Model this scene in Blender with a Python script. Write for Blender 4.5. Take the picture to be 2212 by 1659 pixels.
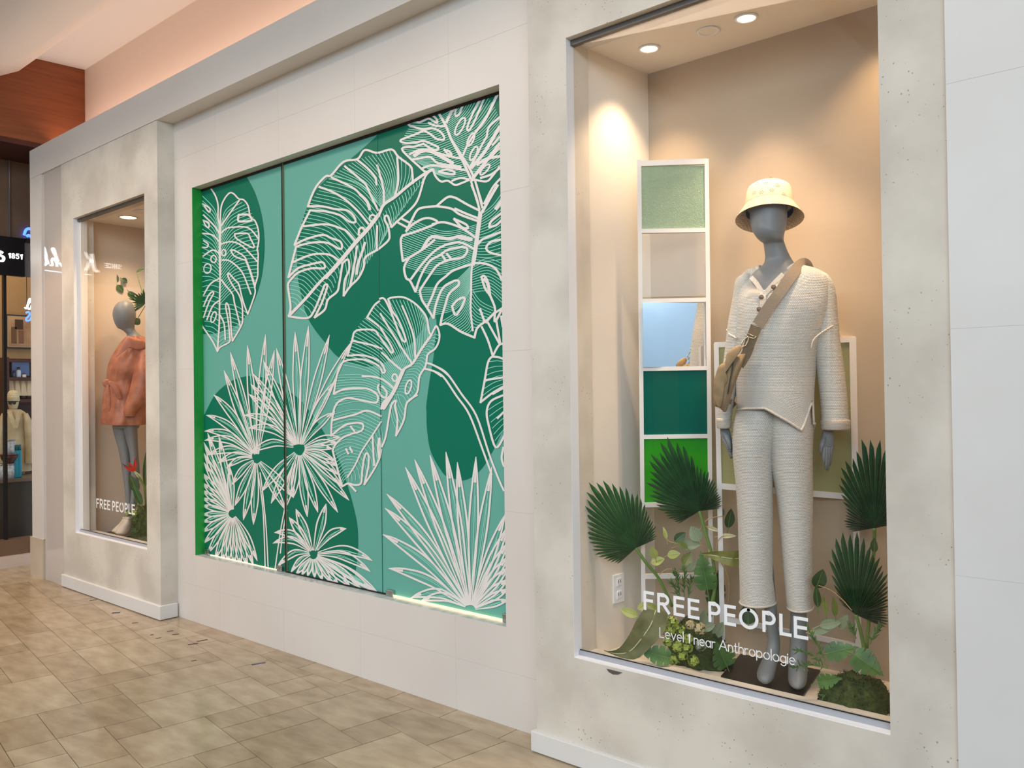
import bpy, bmesh, math, random
from mathutils import Vector, Matrix
for o in list(bpy.data.objects): bpy.data.objects.remove(o)
SC = bpy.context.scene; COL = SC.collection
# ---------------------------------------------------------------- camera
HC = 1.5; FPX = 1801.98
YAW, PIT, ROL = math.radians(40.831), math.radians(0.60523), math.radians(0.75647)
_f = Vector((-math.sin(YAW)*math.cos(PIT), math.cos(YAW)*math.cos(PIT), math.sin(PIT)))
_r = Vector((math.cos(YAW), math.sin(YAW), 0)); _d = _f.cross(_r)
CX = _r*math.cos(ROL)+_d*math.sin(ROL); CY = _d*math.cos(ROL)-_r*math.sin(ROL)
cam = bpy.data.objects.new('camera', bpy.data.cameras.new('camera')); COL.objects.link(cam)
cam.data.sensor_fit = 'HORIZONTAL'; cam.data.sensor_width = 36; cam.data.lens = 36*FPX/2212
cam.data.clip_start = .05; cam.data.clip_end = 200
mw = Matrix.Identity(4)
for i in range(3): mw[i][0] = CX[i]; mw[i][1] = -CY[i]; mw[i][2] = -_f[i]
mw[2][3] = HC; cam.matrix_world = mw; SC.camera = cam
# ---------------------------------------------------------------- light and exposure
vs = SC.view_settings
vs.view_transform = 'Standard'; vs.look = 'None'; vs.gamma = 1; vs.use_curve_mapping = False; vs.exposure = 0.0
W = bpy.data.worlds.new('sky'); SC.world = W; W.use_nodes = True
W.node_tree.nodes['Background'].inputs[0].default_value = (.80, .90, 1, 1)
W.node_tree.nodes['Background'].inputs[1].default_value = .9
def area(name, loc, rot, sx, sy, power, col):
    l = bpy.data.lights.new(name, 'AREA'); l.shape = 'RECTANGLE'; l.size = sx; l.size_y = sy; l.energy = power; l.color = col
    o = bpy.data.objects.new(name, l); COL.objects.link(o); o.location = loc; o.rotation_euler = rot; return o
def spot(name, loc, tgt, power, col, size=60, blend=.5, rad=.03):
    l = bpy.data.lights.new(name, 'SPOT'); l.energy = power; l.color = col; l.spot_size = math.radians(size); l.spot_blend = blend; l.shadow_soft_size = rad
    o = bpy.data.objects.new(name, l); COL.objects.link(o); o.location = loc
    o.rotation_euler = (Vector(tgt)-Vector(loc)).to_track_quat('-Z', 'Y').to_euler(); return o
WARM = (1, .72, .46); PINK = (1, .60, .44)
def aim(loc, tgt): return (Vector(tgt)-Vector(loc)).to_track_quat('-Z', 'Y').to_euler()
area('skylight', (3.6, -8.3, 5.0), aim((3.6, -8.3, 5.0), (-2.0, 2.8, 1.6)), 11, 3.4, 820, (.76, .89, 1))
area('warm_wall_fill', (-6.8, -2.6, 6.5), aim((-6.8, -2.6, 6.5), (-5.4, 2.8, 1.8)), 7, 1.4, 300, (1, .79, .62))  # added warm fill that lifts the left walls and beam, no real fitting
area('cove_light', (-4.6, 2.93, 3.70), (math.radians(180-25), 0, 0), 6.4, .12, 15, PINK)
spot('downlight_corridor', (-7.2, 1.9, 4.0), (-6.9, 2.0, 0), 130, (1, .66, .42), 70, .5, .06)
spot('downlight_corridor', (-5.6, 0.9, 3.9), (-5.6, 1.6, 0), 60, (1, .74, .52), 80, .6, .06)
# ---------------------------------------------------------------- pixel of the photograph -> point on a plane of the room
def ray(x, y): return CX*((x-1106)/FPX)+CY*((y-829.5)/FPX)+_f
O0 = Vector((0, 0, HC))
def PY(x, y, yy): d = ray(x, y); return O0+d*(yy/d.y)
def PX(x, y, xx): d = ray(x, y); return O0+d*(xx/d.x)
def PZ(x, y, zz): d = ray(x, y); return O0+d*((zz-HC)/d.z)
# ---------------------------------------------------------------- materials
MATS = {}
def mat(name, col, rough=.6, metal=0, spec=.5, emit=0, emitcol=None, trans=0, ior=1.45, coat=0):
    if name in MATS: return MATS[name]
    m = bpy.data.materials.new(name); m.use_nodes = True; b = m.node_tree.nodes['Principled BSDF']
    b.inputs['Base Color'].default_value = (*col, 1); b.inputs['Roughness'].default_value = rough
    b.inputs['Metallic'].default_value = metal; b.inputs['Specular IOR Level'].default_value = spec
    b.inputs['IOR'].default_value = ior; b.inputs['Transmission Weight'].default_value = trans; b.inputs['Coat Weight'].default_value = coat
    if emit: b.inputs['Emission Color'].default_value = (*(emitcol or col), 1); b.inputs['Emission Strength'].default_value = emit
    MATS[name] = m; return m
def N(m, t, **kw):
    n = m.node_tree.nodes.new(t)
    for k, v in kw.items(): setattr(n, k, v)
    return n
def lk(m, a, b): m.node_tree.links.new(a, b)
def srgb(r, g, b): return tuple(((c/255)/12.92 if c/255 <= .04045 else ((c/255+.055)/1.055)**2.4) for c in (r, g, b))
def noisy(name, c1, c2, scale=3, rough=.6, bump=0, bscale=40, detail=6, coords='Object', stretch=(1, 1, 1), rlo=.35, rhi=.65, **kw):
    if name in MATS: return MATS[name]
    m = mat(name, c1, rough, **kw); b = m.node_tree.nodes['Principled BSDF']
    tc = N(m, 'ShaderNodeTexCoord'); mp = N(m, 'ShaderNodeMapping'); mp.inputs['Scale'].default_value = stretch
    lk(m, tc.outputs[coords], mp.inputs[0])
    nz = N(m, 'ShaderNodeTexNoise'); nz.inputs['Scale'].default_value = scale; nz.inputs['Detail'].default_value = detail
    lk(m, mp.outputs[0], nz.inputs['Vector'])
    cr = N(m, 'ShaderNodeValToRGB'); cr.color_ramp.elements[0].color = (*c1, 1); cr.color_ramp.elements[1].color = (*c2, 1)
    cr.color_ramp.elements[0].position = rlo; cr.color_ramp.elements[1].position = rhi
    lk(m, nz.outputs[0], cr.inputs[0]); lk(m, cr.outputs[0], b.inputs['Base Color'])
    if bump:
        n2 = N(m, 'ShaderNodeTexNoise'); n2.inputs['Scale'].default_value = bscale; n2.inputs['Detail'].default_value = 4
        lk(m, mp.outputs[0], n2.inputs['Vector'])
        bp = N(m, 'ShaderNodeBump'); bp.inputs['Strength'].default_value = bump; bp.inputs['Distance'].default_value = .002
        lk(m, n2.outputs[0], bp.inputs['Height']); lk(m, bp.outputs[0], b.inputs['Normal'])
    return m
def concrete():
    m = noisy('concrete', srgb(203, 195, 182), srgb(223, 216, 203), 3.0, .75, .15, 60, 9, rlo=.38, rhi=.62)
    nt = m.node_tree; b = nt.nodes['Principled BSDF']; src = b.inputs['Base Color'].links[0].from_socket
    tc = N(m, 'ShaderNodeTexCoord'); v = N(m, 'ShaderNodeTexVoronoi'); v.inputs['Scale'].default_value = 48; v.inputs['Randomness'].default_value = 1
    nz = N(m, 'ShaderNodeTexNoise'); nz.inputs['Scale'].default_value = 5; nz.inputs['Detail'].default_value = 3
    lk(m, tc.outputs['Object'], v.inputs['Vector']); lk(m, tc.outputs['Object'], nz.inputs['Vector'])
    mr = N(m, 'ShaderNodeMapRange'); mr.inputs['From Min'].default_value = .36; mr.inputs['From Max'].default_value = .72; mr.inputs['To Max'].default_value = .17
    lk(m, nz.outputs[0], mr.inputs['Value'])
    cmp = N(m, 'ShaderNodeMath', operation='LESS_THAN'); lk(m, v.outputs['Distance'], cmp.inputs[0]); lk(m, mr.outputs[0], cmp.inputs[1])
    mul = N(m, 'ShaderNodeMath', operation='MULTIPLY'); lk(m, cmp.outputs[0], mul.inputs[0]); mul.inputs[1].default_value = .6
    mx = N(m, 'ShaderNodeMixRGB'); lk(m, mul.outputs[0], mx.inputs[0]); lk(m, src, mx.inputs[1]); mx.inputs[2].default_value = (*srgb(120, 112, 102), 1)
    lk(m, mx.outputs[0], b.inputs['Base Color']); return m
def glassmat(name, tint=(1, 1, 1), refl=.6):
    if name in MATS: return MATS[name]
    m = bpy.data.materials.new(name); m.use_nodes = True; nt = m.node_tree; nt.nodes.remove(nt.nodes['Principled BSDF'])
    fr = N(m, 'ShaderNodeFresnel'); ge = N(m, 'ShaderNodeNewGeometry'); mr = N(m, 'ShaderNodeMapRange')   # same index from either side of the thin sheet
    mr.inputs['To Min'].default_value = 1.45; mr.inputs['To Max'].default_value = 1/1.45; lk(m, ge.outputs['Backfacing'], mr.inputs['Value']); lk(m, mr.outputs[0], fr.inputs[0])
    mu = N(m, 'ShaderNodeMath', operation='MULTIPLY'); mu.inputs[1].default_value = refl; mu.use_clamp = True
    t = N(m, 'ShaderNodeBsdfTransparent'); t.inputs[0].default_value = (*tint, 1)
    g = N(m, 'ShaderNodeBsdfGlossy'); g.inputs['Roughness'].default_value = 0
    mx = N(m, 'ShaderNodeMixShader'); lk(m, fr.outputs[0], mu.inputs[0]); lk(m, mu.outputs[0], mx.inputs[0]); lk(m, t.outputs[0], mx.inputs[1]); lk(m, g.outputs[0], mx.inputs[2])
    lk(m, mx.outputs[0], nt.nodes['Material Output'].inputs[0]); MATS[name] = m; return m
# ---------------------------------------------------------------- mesh helpers
def obj(name, bm, material, parent=None, smooth=False):
    if isinstance(bm, bmesh.types.BMesh):
        me = bpy.data.meshes.new(name); bm.to_mesh(me); bm.free()
    else: me = bm
    if smooth:
        for p in me.polygons: p.use_smooth = True
    if material is not None and not me.materials: me.materials.append(material)
    o = bpy.data.objects.new(name, me); COL.objects.link(o)
    if parent is not None:
        o.parent = parent; o.matrix_parent_inverse = Matrix.Translation(-parent.location) if parent.type == 'EMPTY' else Matrix.Identity(4)
    return o
def tag(o, label=None, cat=None, group=None, kind=None):
    if label: o['label'] = label
    if cat: o['category'] = cat
    if group: o['group'] = group
    if kind: o['kind'] = kind
    return o
def thing(name, loc, label, cat, group=None, kind=None):
    o = bpy.data.objects.new(name, None); COL.objects.link(o); o.location = loc; o.empty_display_size = .05
    return tag(o, label, cat, group, kind)
def struct(o): o['kind'] = 'structure'; return o
def box(bm, x0, x1, y0, y1, z0, z1, bev=0):
    vs_ = [bm.verts.new((x, y, z)) for x in (x0, x1) for y in (y0, y1) for z in (z0, z1)]
    fs = [bm.faces.new([vs_[i] for i in q]) for q in ((0, 1, 3, 2), (4, 6, 7, 5), (0, 4, 5, 1), (2, 3, 7, 6), (0, 2, 6, 4), (1, 5, 7, 3))]
    if bev: bmesh.ops.bevel(bm, geom=list({e for f in fs for e in f.edges}), offset=bev, segments=2, profile=.5, affect='EDGES')
    return bm
def bx(*a, **k): return box(bmesh.new(), *a, **k)
def hexa(bm, lo, hi):
    """solid between two quads (lists of 4 points)"""
    a = [bm.verts.new(p) for p in lo]; b = [bm.verts.new(p) for p in hi]
    bm.faces.new(a[::-1]); bm.faces.new(b)
    for i in range(4): bm.faces.new((a[i], a[(i+1) % 4], b[(i+1) % 4], b[i]))
    return bm
def bar(bm, p, q, w, d, up=(0, 0, 1)):
    """rectangular bar from p to q: w across, d along the up-cross direction"""
    p = Vector(p); q = Vector(q); t = (q-p).normalized(); s = t.cross(Vector(up)).normalized(); n = s.cross(t).normalized()
    f = lambda c: [c+s*a*w/2+n*b*d/2 for a, b in ((-1, -1), (1, -1), (1, 1), (-1, 1))]
    return hexa(bm, f(p), f(q))
def tube(bm, pts, rad, seg=8, cap=True):
    pts = [Vector(p) for p in pts]; n = len(pts); rings = []; nrm = None
    for i, p in enumerate(pts):
        t = (pts[min(i+1, n-1)]-pts[max(i-1, 0)]).normalized()
        if nrm is None: nrm = t.orthogonal().normalized()
        nrm = (nrm-t*nrm.dot(t)); nrm = nrm.normalized() if nrm.length > 1e-6 else t.orthogonal().normalized()
        b = t.cross(nrm); r = rad[i] if isinstance(rad, (list, tuple)) else rad
        rings.append([bm.verts.new(p+(nrm*math.cos(a)+b*math.sin(a))*r) for a in [2*math.pi*k/seg for k in range(seg)]])
    for i in range(n-1):
        for k in range(seg): bm.faces.new((rings[i][k], rings[i][(k+1) % seg], rings[i+1][(k+1) % seg], rings[i+1][k]))
    if cap: bm.faces.new(rings[0][::-1]); bm.faces.new(rings[-1])
    return bm
def lathe(bm, prof, c=(0, 0, 0), seg=24, cap=True):
    rings = [[bm.verts.new((c[0]+r*math.cos(2*math.pi*k/seg), c[1]+r*math.sin(2*math.pi*k/seg), c[2]+z)) for k in range(seg)] for r, z in prof]
    for i in range(len(prof)-1):
        for k in range(seg): bm.faces.new((rings[i][k], rings[i][(k+1) % seg], rings[i+1][(k+1) % seg], rings[i+1][k]))
    if cap:
        if prof[0][0] > 1e-5: bm.faces.new(rings[0][::-1])
        if prof[-1][0] > 1e-5: bm.faces.new(rings[-1])
    return bm
def cr(pts, n=6, closed=False):
    """Catmull-Rom through points (tuples of any length)"""
    m = len(pts); out = []
    if m < 3 and not closed: return [tuple(p) for p in pts]
    rng = range(m if closed else m-1)
    for i in rng:
        if closed: p0, p1, p2, p3 = pts[(i-1) % m], pts[i], pts[(i+1) % m], pts[(i+2) % m]
        else: p0, p1, p2, p3 = pts[max(i-1, 0)], pts[i], pts[i+1], pts[min(i+2, m-1)]
        for k in range(n):
            t = k/n
            out.append(tuple(.5*(2*b+(c-a)*t+(2*a-5*b+4*c-d)*t*t+(3*b-a-3*c+d)*t**3) for a, b, c, d in zip(p0, p1, p2, p3)))
    if not closed: out.append(tuple(pts[-1]))
    return out
def loft(rings, closed_ends=True, uv=True, seg=None):
    """mesh through rings (lists of equal length of points); uv = (around, along) in metres of the first ring scale"""
    bm = bmesh.new(); V_ = [[bm.verts.new(p) for p in r] for r in rings]; n = len(rings[0])
    lay = bm.loops.layers.uv.new('UVMap') if uv else None
    per = []; acc = 0
    for i in range(len(rings)):
        if i: acc += sum((Vector(rings[i][k])-Vector(rings[i-1][k])).length for k in range(n))/n
        per.append(acc)
    mid = rings[len(rings)//2]; arc = [0]
    for k in range(n): arc.append(arc[-1]+(Vector(mid[(k+1) % n])-Vector(mid[k])).length)
    for i in range(len(rings)-1):
        for k in range(n):
            k2 = (k+1) % n
            f = bm.faces.new((V_[i][k], V_[i][k2], V_[i+1][k2], V_[i+1][k]))
            if lay:
                for l, (u, v) in zip(f.loops, ((arc[k], per[i]), (arc[k+1], per[i]), (arc[k+1], per[i+1]), (arc[k], per[i+1]))): l[lay].uv = (u, v)
    if closed_ends: bm.faces.new(V_[0][::-1]); bm.faces.new(V_[-1])
    bmesh.ops.recalc_face_normals(bm, faces=bm.faces); return bm
R = random.Random(7)
# ================================================================ STRUCTURE
M_CON = concrete()
M_WALL = noisy('white_stone', srgb(222, 214, 206), srgb(228, 221, 213), 1.2, .38, .03, 30)
M_WALLW = noisy('white_paint', srgb(228, 226, 222), srgb(222, 219, 214), 2, .5)
M_PLAS = mat('plaster', srgb(233, 222, 212), .8)
M_GROUT = mat('grout', srgb(84, 68, 52), .9)
M_TILE = [noisy('limestone_%d' % i, srgb(*a), srgb(*b), 5.5, .20, .06, 14, 10, stretch=(1, 2.4, 1), rlo=.32, rhi=.68) for i, (a, b) in enumerate((
    ((157, 137, 109), (184, 166, 138)), ((152, 132, 104), (180, 161, 132)), ((163, 144, 116), (189, 172, 144)), ((148, 128, 101), (176, 157, 128))))]
YP, YW, YG = 2.705, 2.825, 2.90
# ---- floor with its stone tiles
floor = struct(obj('floor', bx(-22, 8, -9.2, 2.9, -.2, -.012), M_GROUT))
ta = math.radians(-8.3387); cu, su = math.cos(ta), math.sin(ta); U0, V0, G = -3.93, .88, .1945
def clip_poly(poly, y):
    out = []
    for i, a in enumerate(poly):
        b = poly[(i+1) % len(poly)]
        if a[1] <= y: out.append(a)
        if (a[1] <= y) != (b[1] <= y): t = (y-a[1])/(b[1]-a[1]); out.append((a[0]+t*(b[0]-a[0]), y))
    return out
J1 = [(.88,-5.41,-5.10),(.88,-4.51,-3.74),(1.06,-6.53,-5.68),(1.07,-5.09,-4.51),(1.08,-4.12,-3.56),(1.25,-6.99,-6.44),(1.26,-5.85,-5.08),(1.27,-4.71,-3.93),(1.44,-7.66,-7.03),(1.45,-6.43,-5.86),(1.46,-5.47,-4.71),(1.47,-3.93,-3.20),(1.64,-6.74,-6.43),(1.65,-6.05,-5.28),(1.66,-4.30,-3.74),(1.66,-3.15,-3.03),(1.85,-3.72,-3.15),(1.85,-5.26,-4.30),(2.04,-4.39,-3.72),(2.05,-3.33,-2.67)]
J2 = [(-5.85,1.45,1.61),(-5.66,1.66,1.90),(-5.46,1.47,1.66),(-5.10,.88,1.07),(-5.10,1.86,1.99),(-5.10,1.26,1.36),(-4.71,1.47,1.56),(-4.70,1.08,1.27),(-4.52,.73,.88),(-4.51,.88,1.07),(-4.51,1.07,1.26),(-4.31,1.57,1.66),(-4.12,.89,1.07),(-4.04,.66,.88),(-4.04,1.89,2.04),(-4.01,1.67,2.04),(-3.93,1.08,1.27),(-3.93,1.27,1.47),(-3.74,.88,1.07),(-3.72,1.74,2.18),(-3.71,1.47,1.96),(-3.54,1.08,1.46),(-3.54,1.47,1.85),(-3.34,1.32,1.46),(-3.33,1.86,2.24),(-3.15,1.48,1.66),(-3.14,1.66,2.04),(-2.95,2.05,2.29)]
gi = lambda u: round((u-U0)/G); gj = lambda v: round((v-V0)/G)
jv = set(); ju = set()
for v, a, b in J1:
    for i in range(gi(a), gi(b)): jv.add((i, gj(v)))        # joint under cell row j = gj(v)
for u, a, b in J2:
    for j in range(gj(a), gj(b)): ju.add((gi(u), j))
RT = random.Random(11); used = set(); ntile = 0
def world(u, v): return (u*cu-v*su, u*su+v*cu)
for j in range(-8, 12):
    for i in range(-32, 14):
        if (i, j) in used: continue
        wx, wy = world(U0+(i+.5)*G, V0+(j+.5)*G)
        if wy > 2.95 or wx < -9.2 or wx > -.9: continue
        best = None
        opts = [(4, 2), (3, 2), (4, 2), (3, 2), (2, 2), (4, 3), (2, 3), (3, 1), (2, 4)]; RT.shuffle(opts)
        for nu, nv in opts+[(2, 2), (3, 1), (2, 1), (1, 2), (1, 1)]:
            ok = all((i+a, j+b) not in used for a in range(nu) for b in range(nv))
            ok = ok and not any((i+a, j+b) in ju for a in range(1, nu) for b in range(nv)) and not any((i+a, j+b) in jv for a in range(nu) for b in range(1, nv))
            if ok: best = (nu, nv); break
        if not best: continue
        nu, nv = best
        for a in range(nu):
            for b in range(nv): used.add((i+a, j+b))
        g = .0022; u0, u1, v0, v1 = U0+i*G+g, U0+(i+nu)*G-g, V0+j*G+g*.6, V0+(j+nv)*G-g*.6
        poly = clip_poly([world(u0, v0), world(u1, v0), world(u1, v1), world(u0, v1)], 2.700)
        if len(poly) < 3: continue
        bm = bmesh.new(); top = [bm.verts.new((p[0], p[1], 0)) for p in poly]; bot = [bm.verts.new((p[0], p[1], -.012)) for p in poly]
        bm.faces.new(top)
        for k in range(len(poly)): bm.faces.new((top[k], bot[k], bot[(k+1) % len(poly)], top[(k+1) % len(poly)]))
        bmesh.ops.recalc_face_normals(bm, faces=bm.faces)
        obj('tile', bm, RT.choice(M_TILE), floor); ntile += 1
x = -9.1
while x < -.6:                                                    # narrow course along the wall
    obj('border_tile', bx(x+.002, x+.368, 2.703, 2.89, -.012, 0), RT.choice(M_TILE), floor); x += .37
obj('outer_paving', bx(-22, 8, -9, -.9, -.012, -.0005), M_TILE[0], floor)
# ---- recessed wall with its stone slabs
wall = struct(obj('wall_back', (lambda b: (box(b, -5.60, -5.25, 2.826, 3.0, 0, 3.5), box(b, -2.495, -2.1, 2.826, 3.0, 0, 3.5), box(b, -5.25, -2.495, 2.826, 3.0, 0, .445), box(b, -5.25, -2.495, 2.826, 3.0, 2.90, 3.5), b)[-1])(bmesh.new()), M_WALL))
xs = [-5.56, -4.946, -4.236, -3.526, -2.816, -2.1]; zs = [0, .245, .968, 1.688, 2.408, 3.128, 3.40]
OX0, OX1, OZ0, OZ1 = -5.25, -2.495, .445, 2.90
for a in range(5):
    for b in range(6):
        x0, x1, z0, z1 = xs[a], xs[a+1], zs[b], zs[b+1]; g = .0004
        rects = []
        if x1 <= OX0 or x0 >= OX1 or z1 <= OZ0 or z0 >= OZ1: rects = [(x0, x1, z0, z1)]
        else:
            if z0 < OZ0: rects.append((x0, x1, z0, OZ0))
            if z1 > OZ1: rects.append((x0, x1, OZ1, z1))
            if x0 < OX0: rects.append((x0, OX0, max(z0, OZ0 if z0 < OZ0 else z0), min(z1, OZ1) if z1 > OZ1 else z1))
            if x1 > OX1: rects.append((OX1, x1, max(z0, OZ0 if z0 < OZ0 else z0), min(z1, OZ1) if z1 > OZ1 else z1))
        if rects:
            bm = bmesh.new()
            for (p, q, r_, s_) in rects:
                gg = lambda v, edge, sgn: v+sgn*g if abs(v-edge) < 1e-6 else v
                box(bm, gg(p, x0, 1), gg(q, x1, -1), YW, 2.8262, gg(r_, z0, 1), gg(s_, z1, -1))
            obj('slab', bm, M_WALL, wall)
sill = obj('sill_ledge', bx(OX0, OX1, YW+.001, 2.96, .40, .4455), noisy('veined_marble', srgb(214, 214, 210), srgb(176, 182, 182), 22, .25, stretch=(1, .3, 1)), wall)
# ---- the two concrete pillars with their window openings
def pillar(name, x0, x1, wx0, wx1, z0, z1, zt):
    b = bmesh.new()
    box(b, x0, wx0, YP, 2.86, 0, zt); box(b, wx1, x1, YP, 2.86, 0, zt); box(b, wx0, wx1, YP, 2.86, 0, z0); box(b, wx0, wx1, YP, 2.86, z1, zt)
    return struct(obj(name, b, M_CON))
wr = pillar('wall_right', -2.225, -.626, -2.027, -.816, .43, 2.937, 3.40)
wl = pillar('wall_left', -7.10, -5.488, -6.872, -5.68, .45, 2.915, 3.38)
struct(obj('baseboard_right', bx(-2.245, -.60, 2.687, 2.80, .004, .088, bev=.004), M_WALLW))
struct(obj('baseboard_left', bx(-7.112, -5.47, 2.687, 2.815, .004, .098, bev=.004), M_WALLW))
struct(obj('trim_1', bx(-7.75, -.2, 2.700, 2.86, 3.381, 3.62), M_WALL))                     # long beam above the pillars
# white stone cladding right of the right pillar
wfr = struct(obj('wall_far_right', bx(-.624, 1.6, 2.691, 2.95, 0, 3.381), M_WALLW))
zz = [0, .95, 1.67, 2.39, 3.11, 3.38]
for k in range(5): obj('slab', bx(-.624, .2, 2.690, 2.6915, zz[k]+.0004, zz[k+1]-.0004), M_WALLW, wfr); obj('slab', bx(.203, 1.6, 2.690, 2.6915, zz[k]+.0004, zz[k+1]-.0004), M_WALLW, wfr)
# pier and glossy panel at the far left
M_GLOS = mat('glossy_panel', srgb(205, 196, 188), .03, spec=.9)
struct(obj('trim_2', bx(-7.755, -7.512, 2.703, 3.1, .33, 3.381), M_WALL))
struct(obj('trim_3', bx(-7.79, -7.518, 2.697, 3.1, 0, .33), noisy('beige_stone', srgb(196, 178, 156), srgb(206, 190, 168), 4, .4)))
struct(obj('trim_4', bx(-7.508, -7.09, 2.715, 2.86, 0, 3.381), M_GLOS))
# upper wall, stepped ceiling
struct(obj('wall_upper', bx(-7.75, 4, 3.16, 3.3, 3.5, 4.6), M_PLAS))
struct(obj('trim_5', bx(-7.75, 4, 2.86, 3.16, 3.50, 3.56), M_PLAS))
prof = [(3.2, 4.452), (2.757, 4.432), (2.69, 4.36), (2.62, 4.285), (2.478, 4.205), (1.9, 4.08), (1.45, 4.02), (1.45, 4.5)]
bm = bmesh.new(); pa = [[bm.verts.new((xx, y, z)) for y, z in prof] for xx in (-12, 5)]
for k in range(len(prof)-1): bm.faces.new((pa[0][k], pa[0][k+1], pa[1][k+1], pa[1][k]))
bmesh.ops.solidify(bm, geom=bm.faces[:], thickness=-.05)
struct(obj('ceiling', bm, M_PLAS))
# ---- display boxes behind the two pillars
ZF, ZC, YB = .40, 2.945, 3.285
M_BOX = noisy('display_beige', srgb(214, 196, 174), srgb(218, 201, 180), 2, .7); M_BOXW = mat('display_white', srgb(236, 228, 216), .6)
M_BACK = noisy('display_taupe', srgb(184, 166, 142), srgb(190, 172, 148), 1.5, .65)
struct(obj('wall_display_back', bx(-2.2, -.5, YB, YB+.04, .30, 3.1), M_BACK))
b = bmesh.new(); hexa(b, [(-2.036, 2.858, .30), (-2.09, 2.858, .30), (-2.09, 2.858, 3.1), (-2.036, 2.858, 3.1)], [(-1.995, YB+.01, .30), (-2.09, YB+.01, .30), (-2.09, YB+.01, 3.1), (-1.995, YB+.01, 3.1)])
bmesh.ops.recalc_face_normals(b, faces=b.faces); struct(obj('wall_display_side', b, M_BOXW))
struct(obj('wall_display_end', bx(-.70, -.66, 2.858, YB+.01, .30, 3.1), M_BOX))
struct(obj('floor_display', bx(-2.09, -.5, 2.858, YB+.01, .33, ZF), mat('display_floor', srgb(240, 226, 204), .35)))
struct(obj('floor_display_front', bx(-2.027, -.816, 2.752, 2.862, .33, ZF), MATS['display_floor']))
struct(obj('ceiling_display', bx(-2.09, -.5, 2.86, YB+.01, ZC, 3.0), M_BOXW))
struct(obj('wall_display2_side', bx(-7.02, -6.96, 2.80, 3.5, .30, 3.1), M_BOX))
struct(obj('wall_display2_return', bx(-6.96, -6.845, 2.752, 2.80, .30, 3.1), M_BOXW))
struct(obj('wall_display2_back', bx(-7.0, -5.3, 3.42, 3.46, .30, 3.1), M_BACK))
struct(obj('wall_display2_end', bx(-5.56, -5.52, 2.86, 3.45, .30, 3.1), M_BOX))
struct(obj('floor_display2', bx(-7.0, -5.5, 2.752, 3.45, .33, ZF), MATS['display_floor']))
struct(obj('ceiling_display2', bx(-7.0, -5.5, 2.80, 3.45, 2.93, 3.0), M_BOXW))
# ---- window frames and panes
M_ALU = mat('aluminium', srgb(150, 150, 152), .35, metal=.8); M_GLASS = glassmat('clear_glass')
M_WHT = mat('white_trim', srgb(243, 243, 245), .45)
def window(name, wx0, wx1, z0, z1):
    root = struct(thing(name, (wx0, 2.75, z0), None, None))
    obj('reveal', bx(wx0-.004, wx0+.0015, YP+.001, 2.757, z0, z1), M_WHT, root)
    obj('sill_strip', bx(wx0, wx1, YP+.002, 2.738, z0-.012, z0+.004), M_WHT, root)
    obj('bottom_channel', bx(wx0+.002, wx1, 2.736, 2.762, z0-.03, z0+.022), mat('channel_grey', srgb(172, 174, 180), .4), root)
    obj('gasket', bx(wx0+.002, wx1, 2.744, 2.746, z0+.022, z0+.0255), mat('black_rubber', (.01, .01, .01), .6), root)
    obj('head_channel', bx(wx0+.002, wx1, 2.736, 2.762, z1-.022, z1+.02), mat('grey_metal', srgb(112, 108, 104), .5, metal=.4), root)
    obj('pane', bx(wx0+.001, wx1, 2.746, 2.754, z0-.02, z1+.015), M_GLASS, root)
    return root
win1 = window('window_1', -2.027, -.816, .43, 2.937)
win2 = window('window_2', -6.872, -5.68, .45, 2.915)
b = bmesh.new(); c = [(-1.868, .4185), (-1.858, .408), (-1.838, .403), (-1.815, .407), (-1.796, .4185)]
vs2 = [[b.verts.new((x, y, z)) for x, z in c] for y in (2.7030, 2.7060)]; b.faces.new(vs2[0]); b.faces.new(vs2[1][::-1])
for k in range(5): b.faces.new((vs2[0][k], vs2[1][k], vs2[1][(k+1) % 5], vs2[0][(k+1) % 5]))
bmesh.ops.recalc_face_normals(b, faces=b.faces); obj('plaster_chip', b, mat('chip_dark', srgb(92, 86, 80), .7), win1)
# ---- scraps of dark tape on the floor
F1 = lambda x, y: PZ(x*.31646, 1180+y*.31646, 0)
for (xa, ya, xb, yb, wd, lb) in ((900, 526, 942, 521, .012, 'single black tape scrap right of the warm light pool'), (1025, 607, 1047, 603, .012, 'shortest black tape scrap of the group of four'), (1140, 583, 1182, 577, .012, 'topmost black tape scrap of the group of four'), (1063, 630, 1100, 624, .009, 'lowest black tape scrap of the group of four'), (1175, 604, 1222, 599, .012, 'rightmost black tape scrap of the group of four'), (1345, 650, 1418, 637, .014, 'upper dark tape strip of the crossed pair on the floor'), (1283, 672, 1352, 663, .014, 'lower dark tape strip of the crossed pair on the floor'), (1305, 785, 1340, 778, .008, 'faint tape scrap below the crossed pair'), (1718, 810, 1812, 794, .014, 'long dark blue tape strip nearest the right pillar'), (765, 456, 820, 452, .03, 'blue tape scrap beside the left pillar baseboard'), (612, 372, 660, 364, .012, 'small tape scrap farthest along the left baseboard')):
    p, q = F1(xa, ya), F1(xb, yb); b = bmesh.new(); bar(b, p+Vector((0, 0, .0006)), q+Vector((0, 0, .0006)), wd, .0010)
    bmesh.ops.recalc_face_normals(b, faces=b.faces); tag(obj('tape_scrap', b, mat('tape_blue', srgb(52, 54, 96), .5) if 'blue' in lb else mat('tape_dark', srgb(54, 46, 42), .5)), lb, 'tape', 'tape scraps on the floor')
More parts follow.
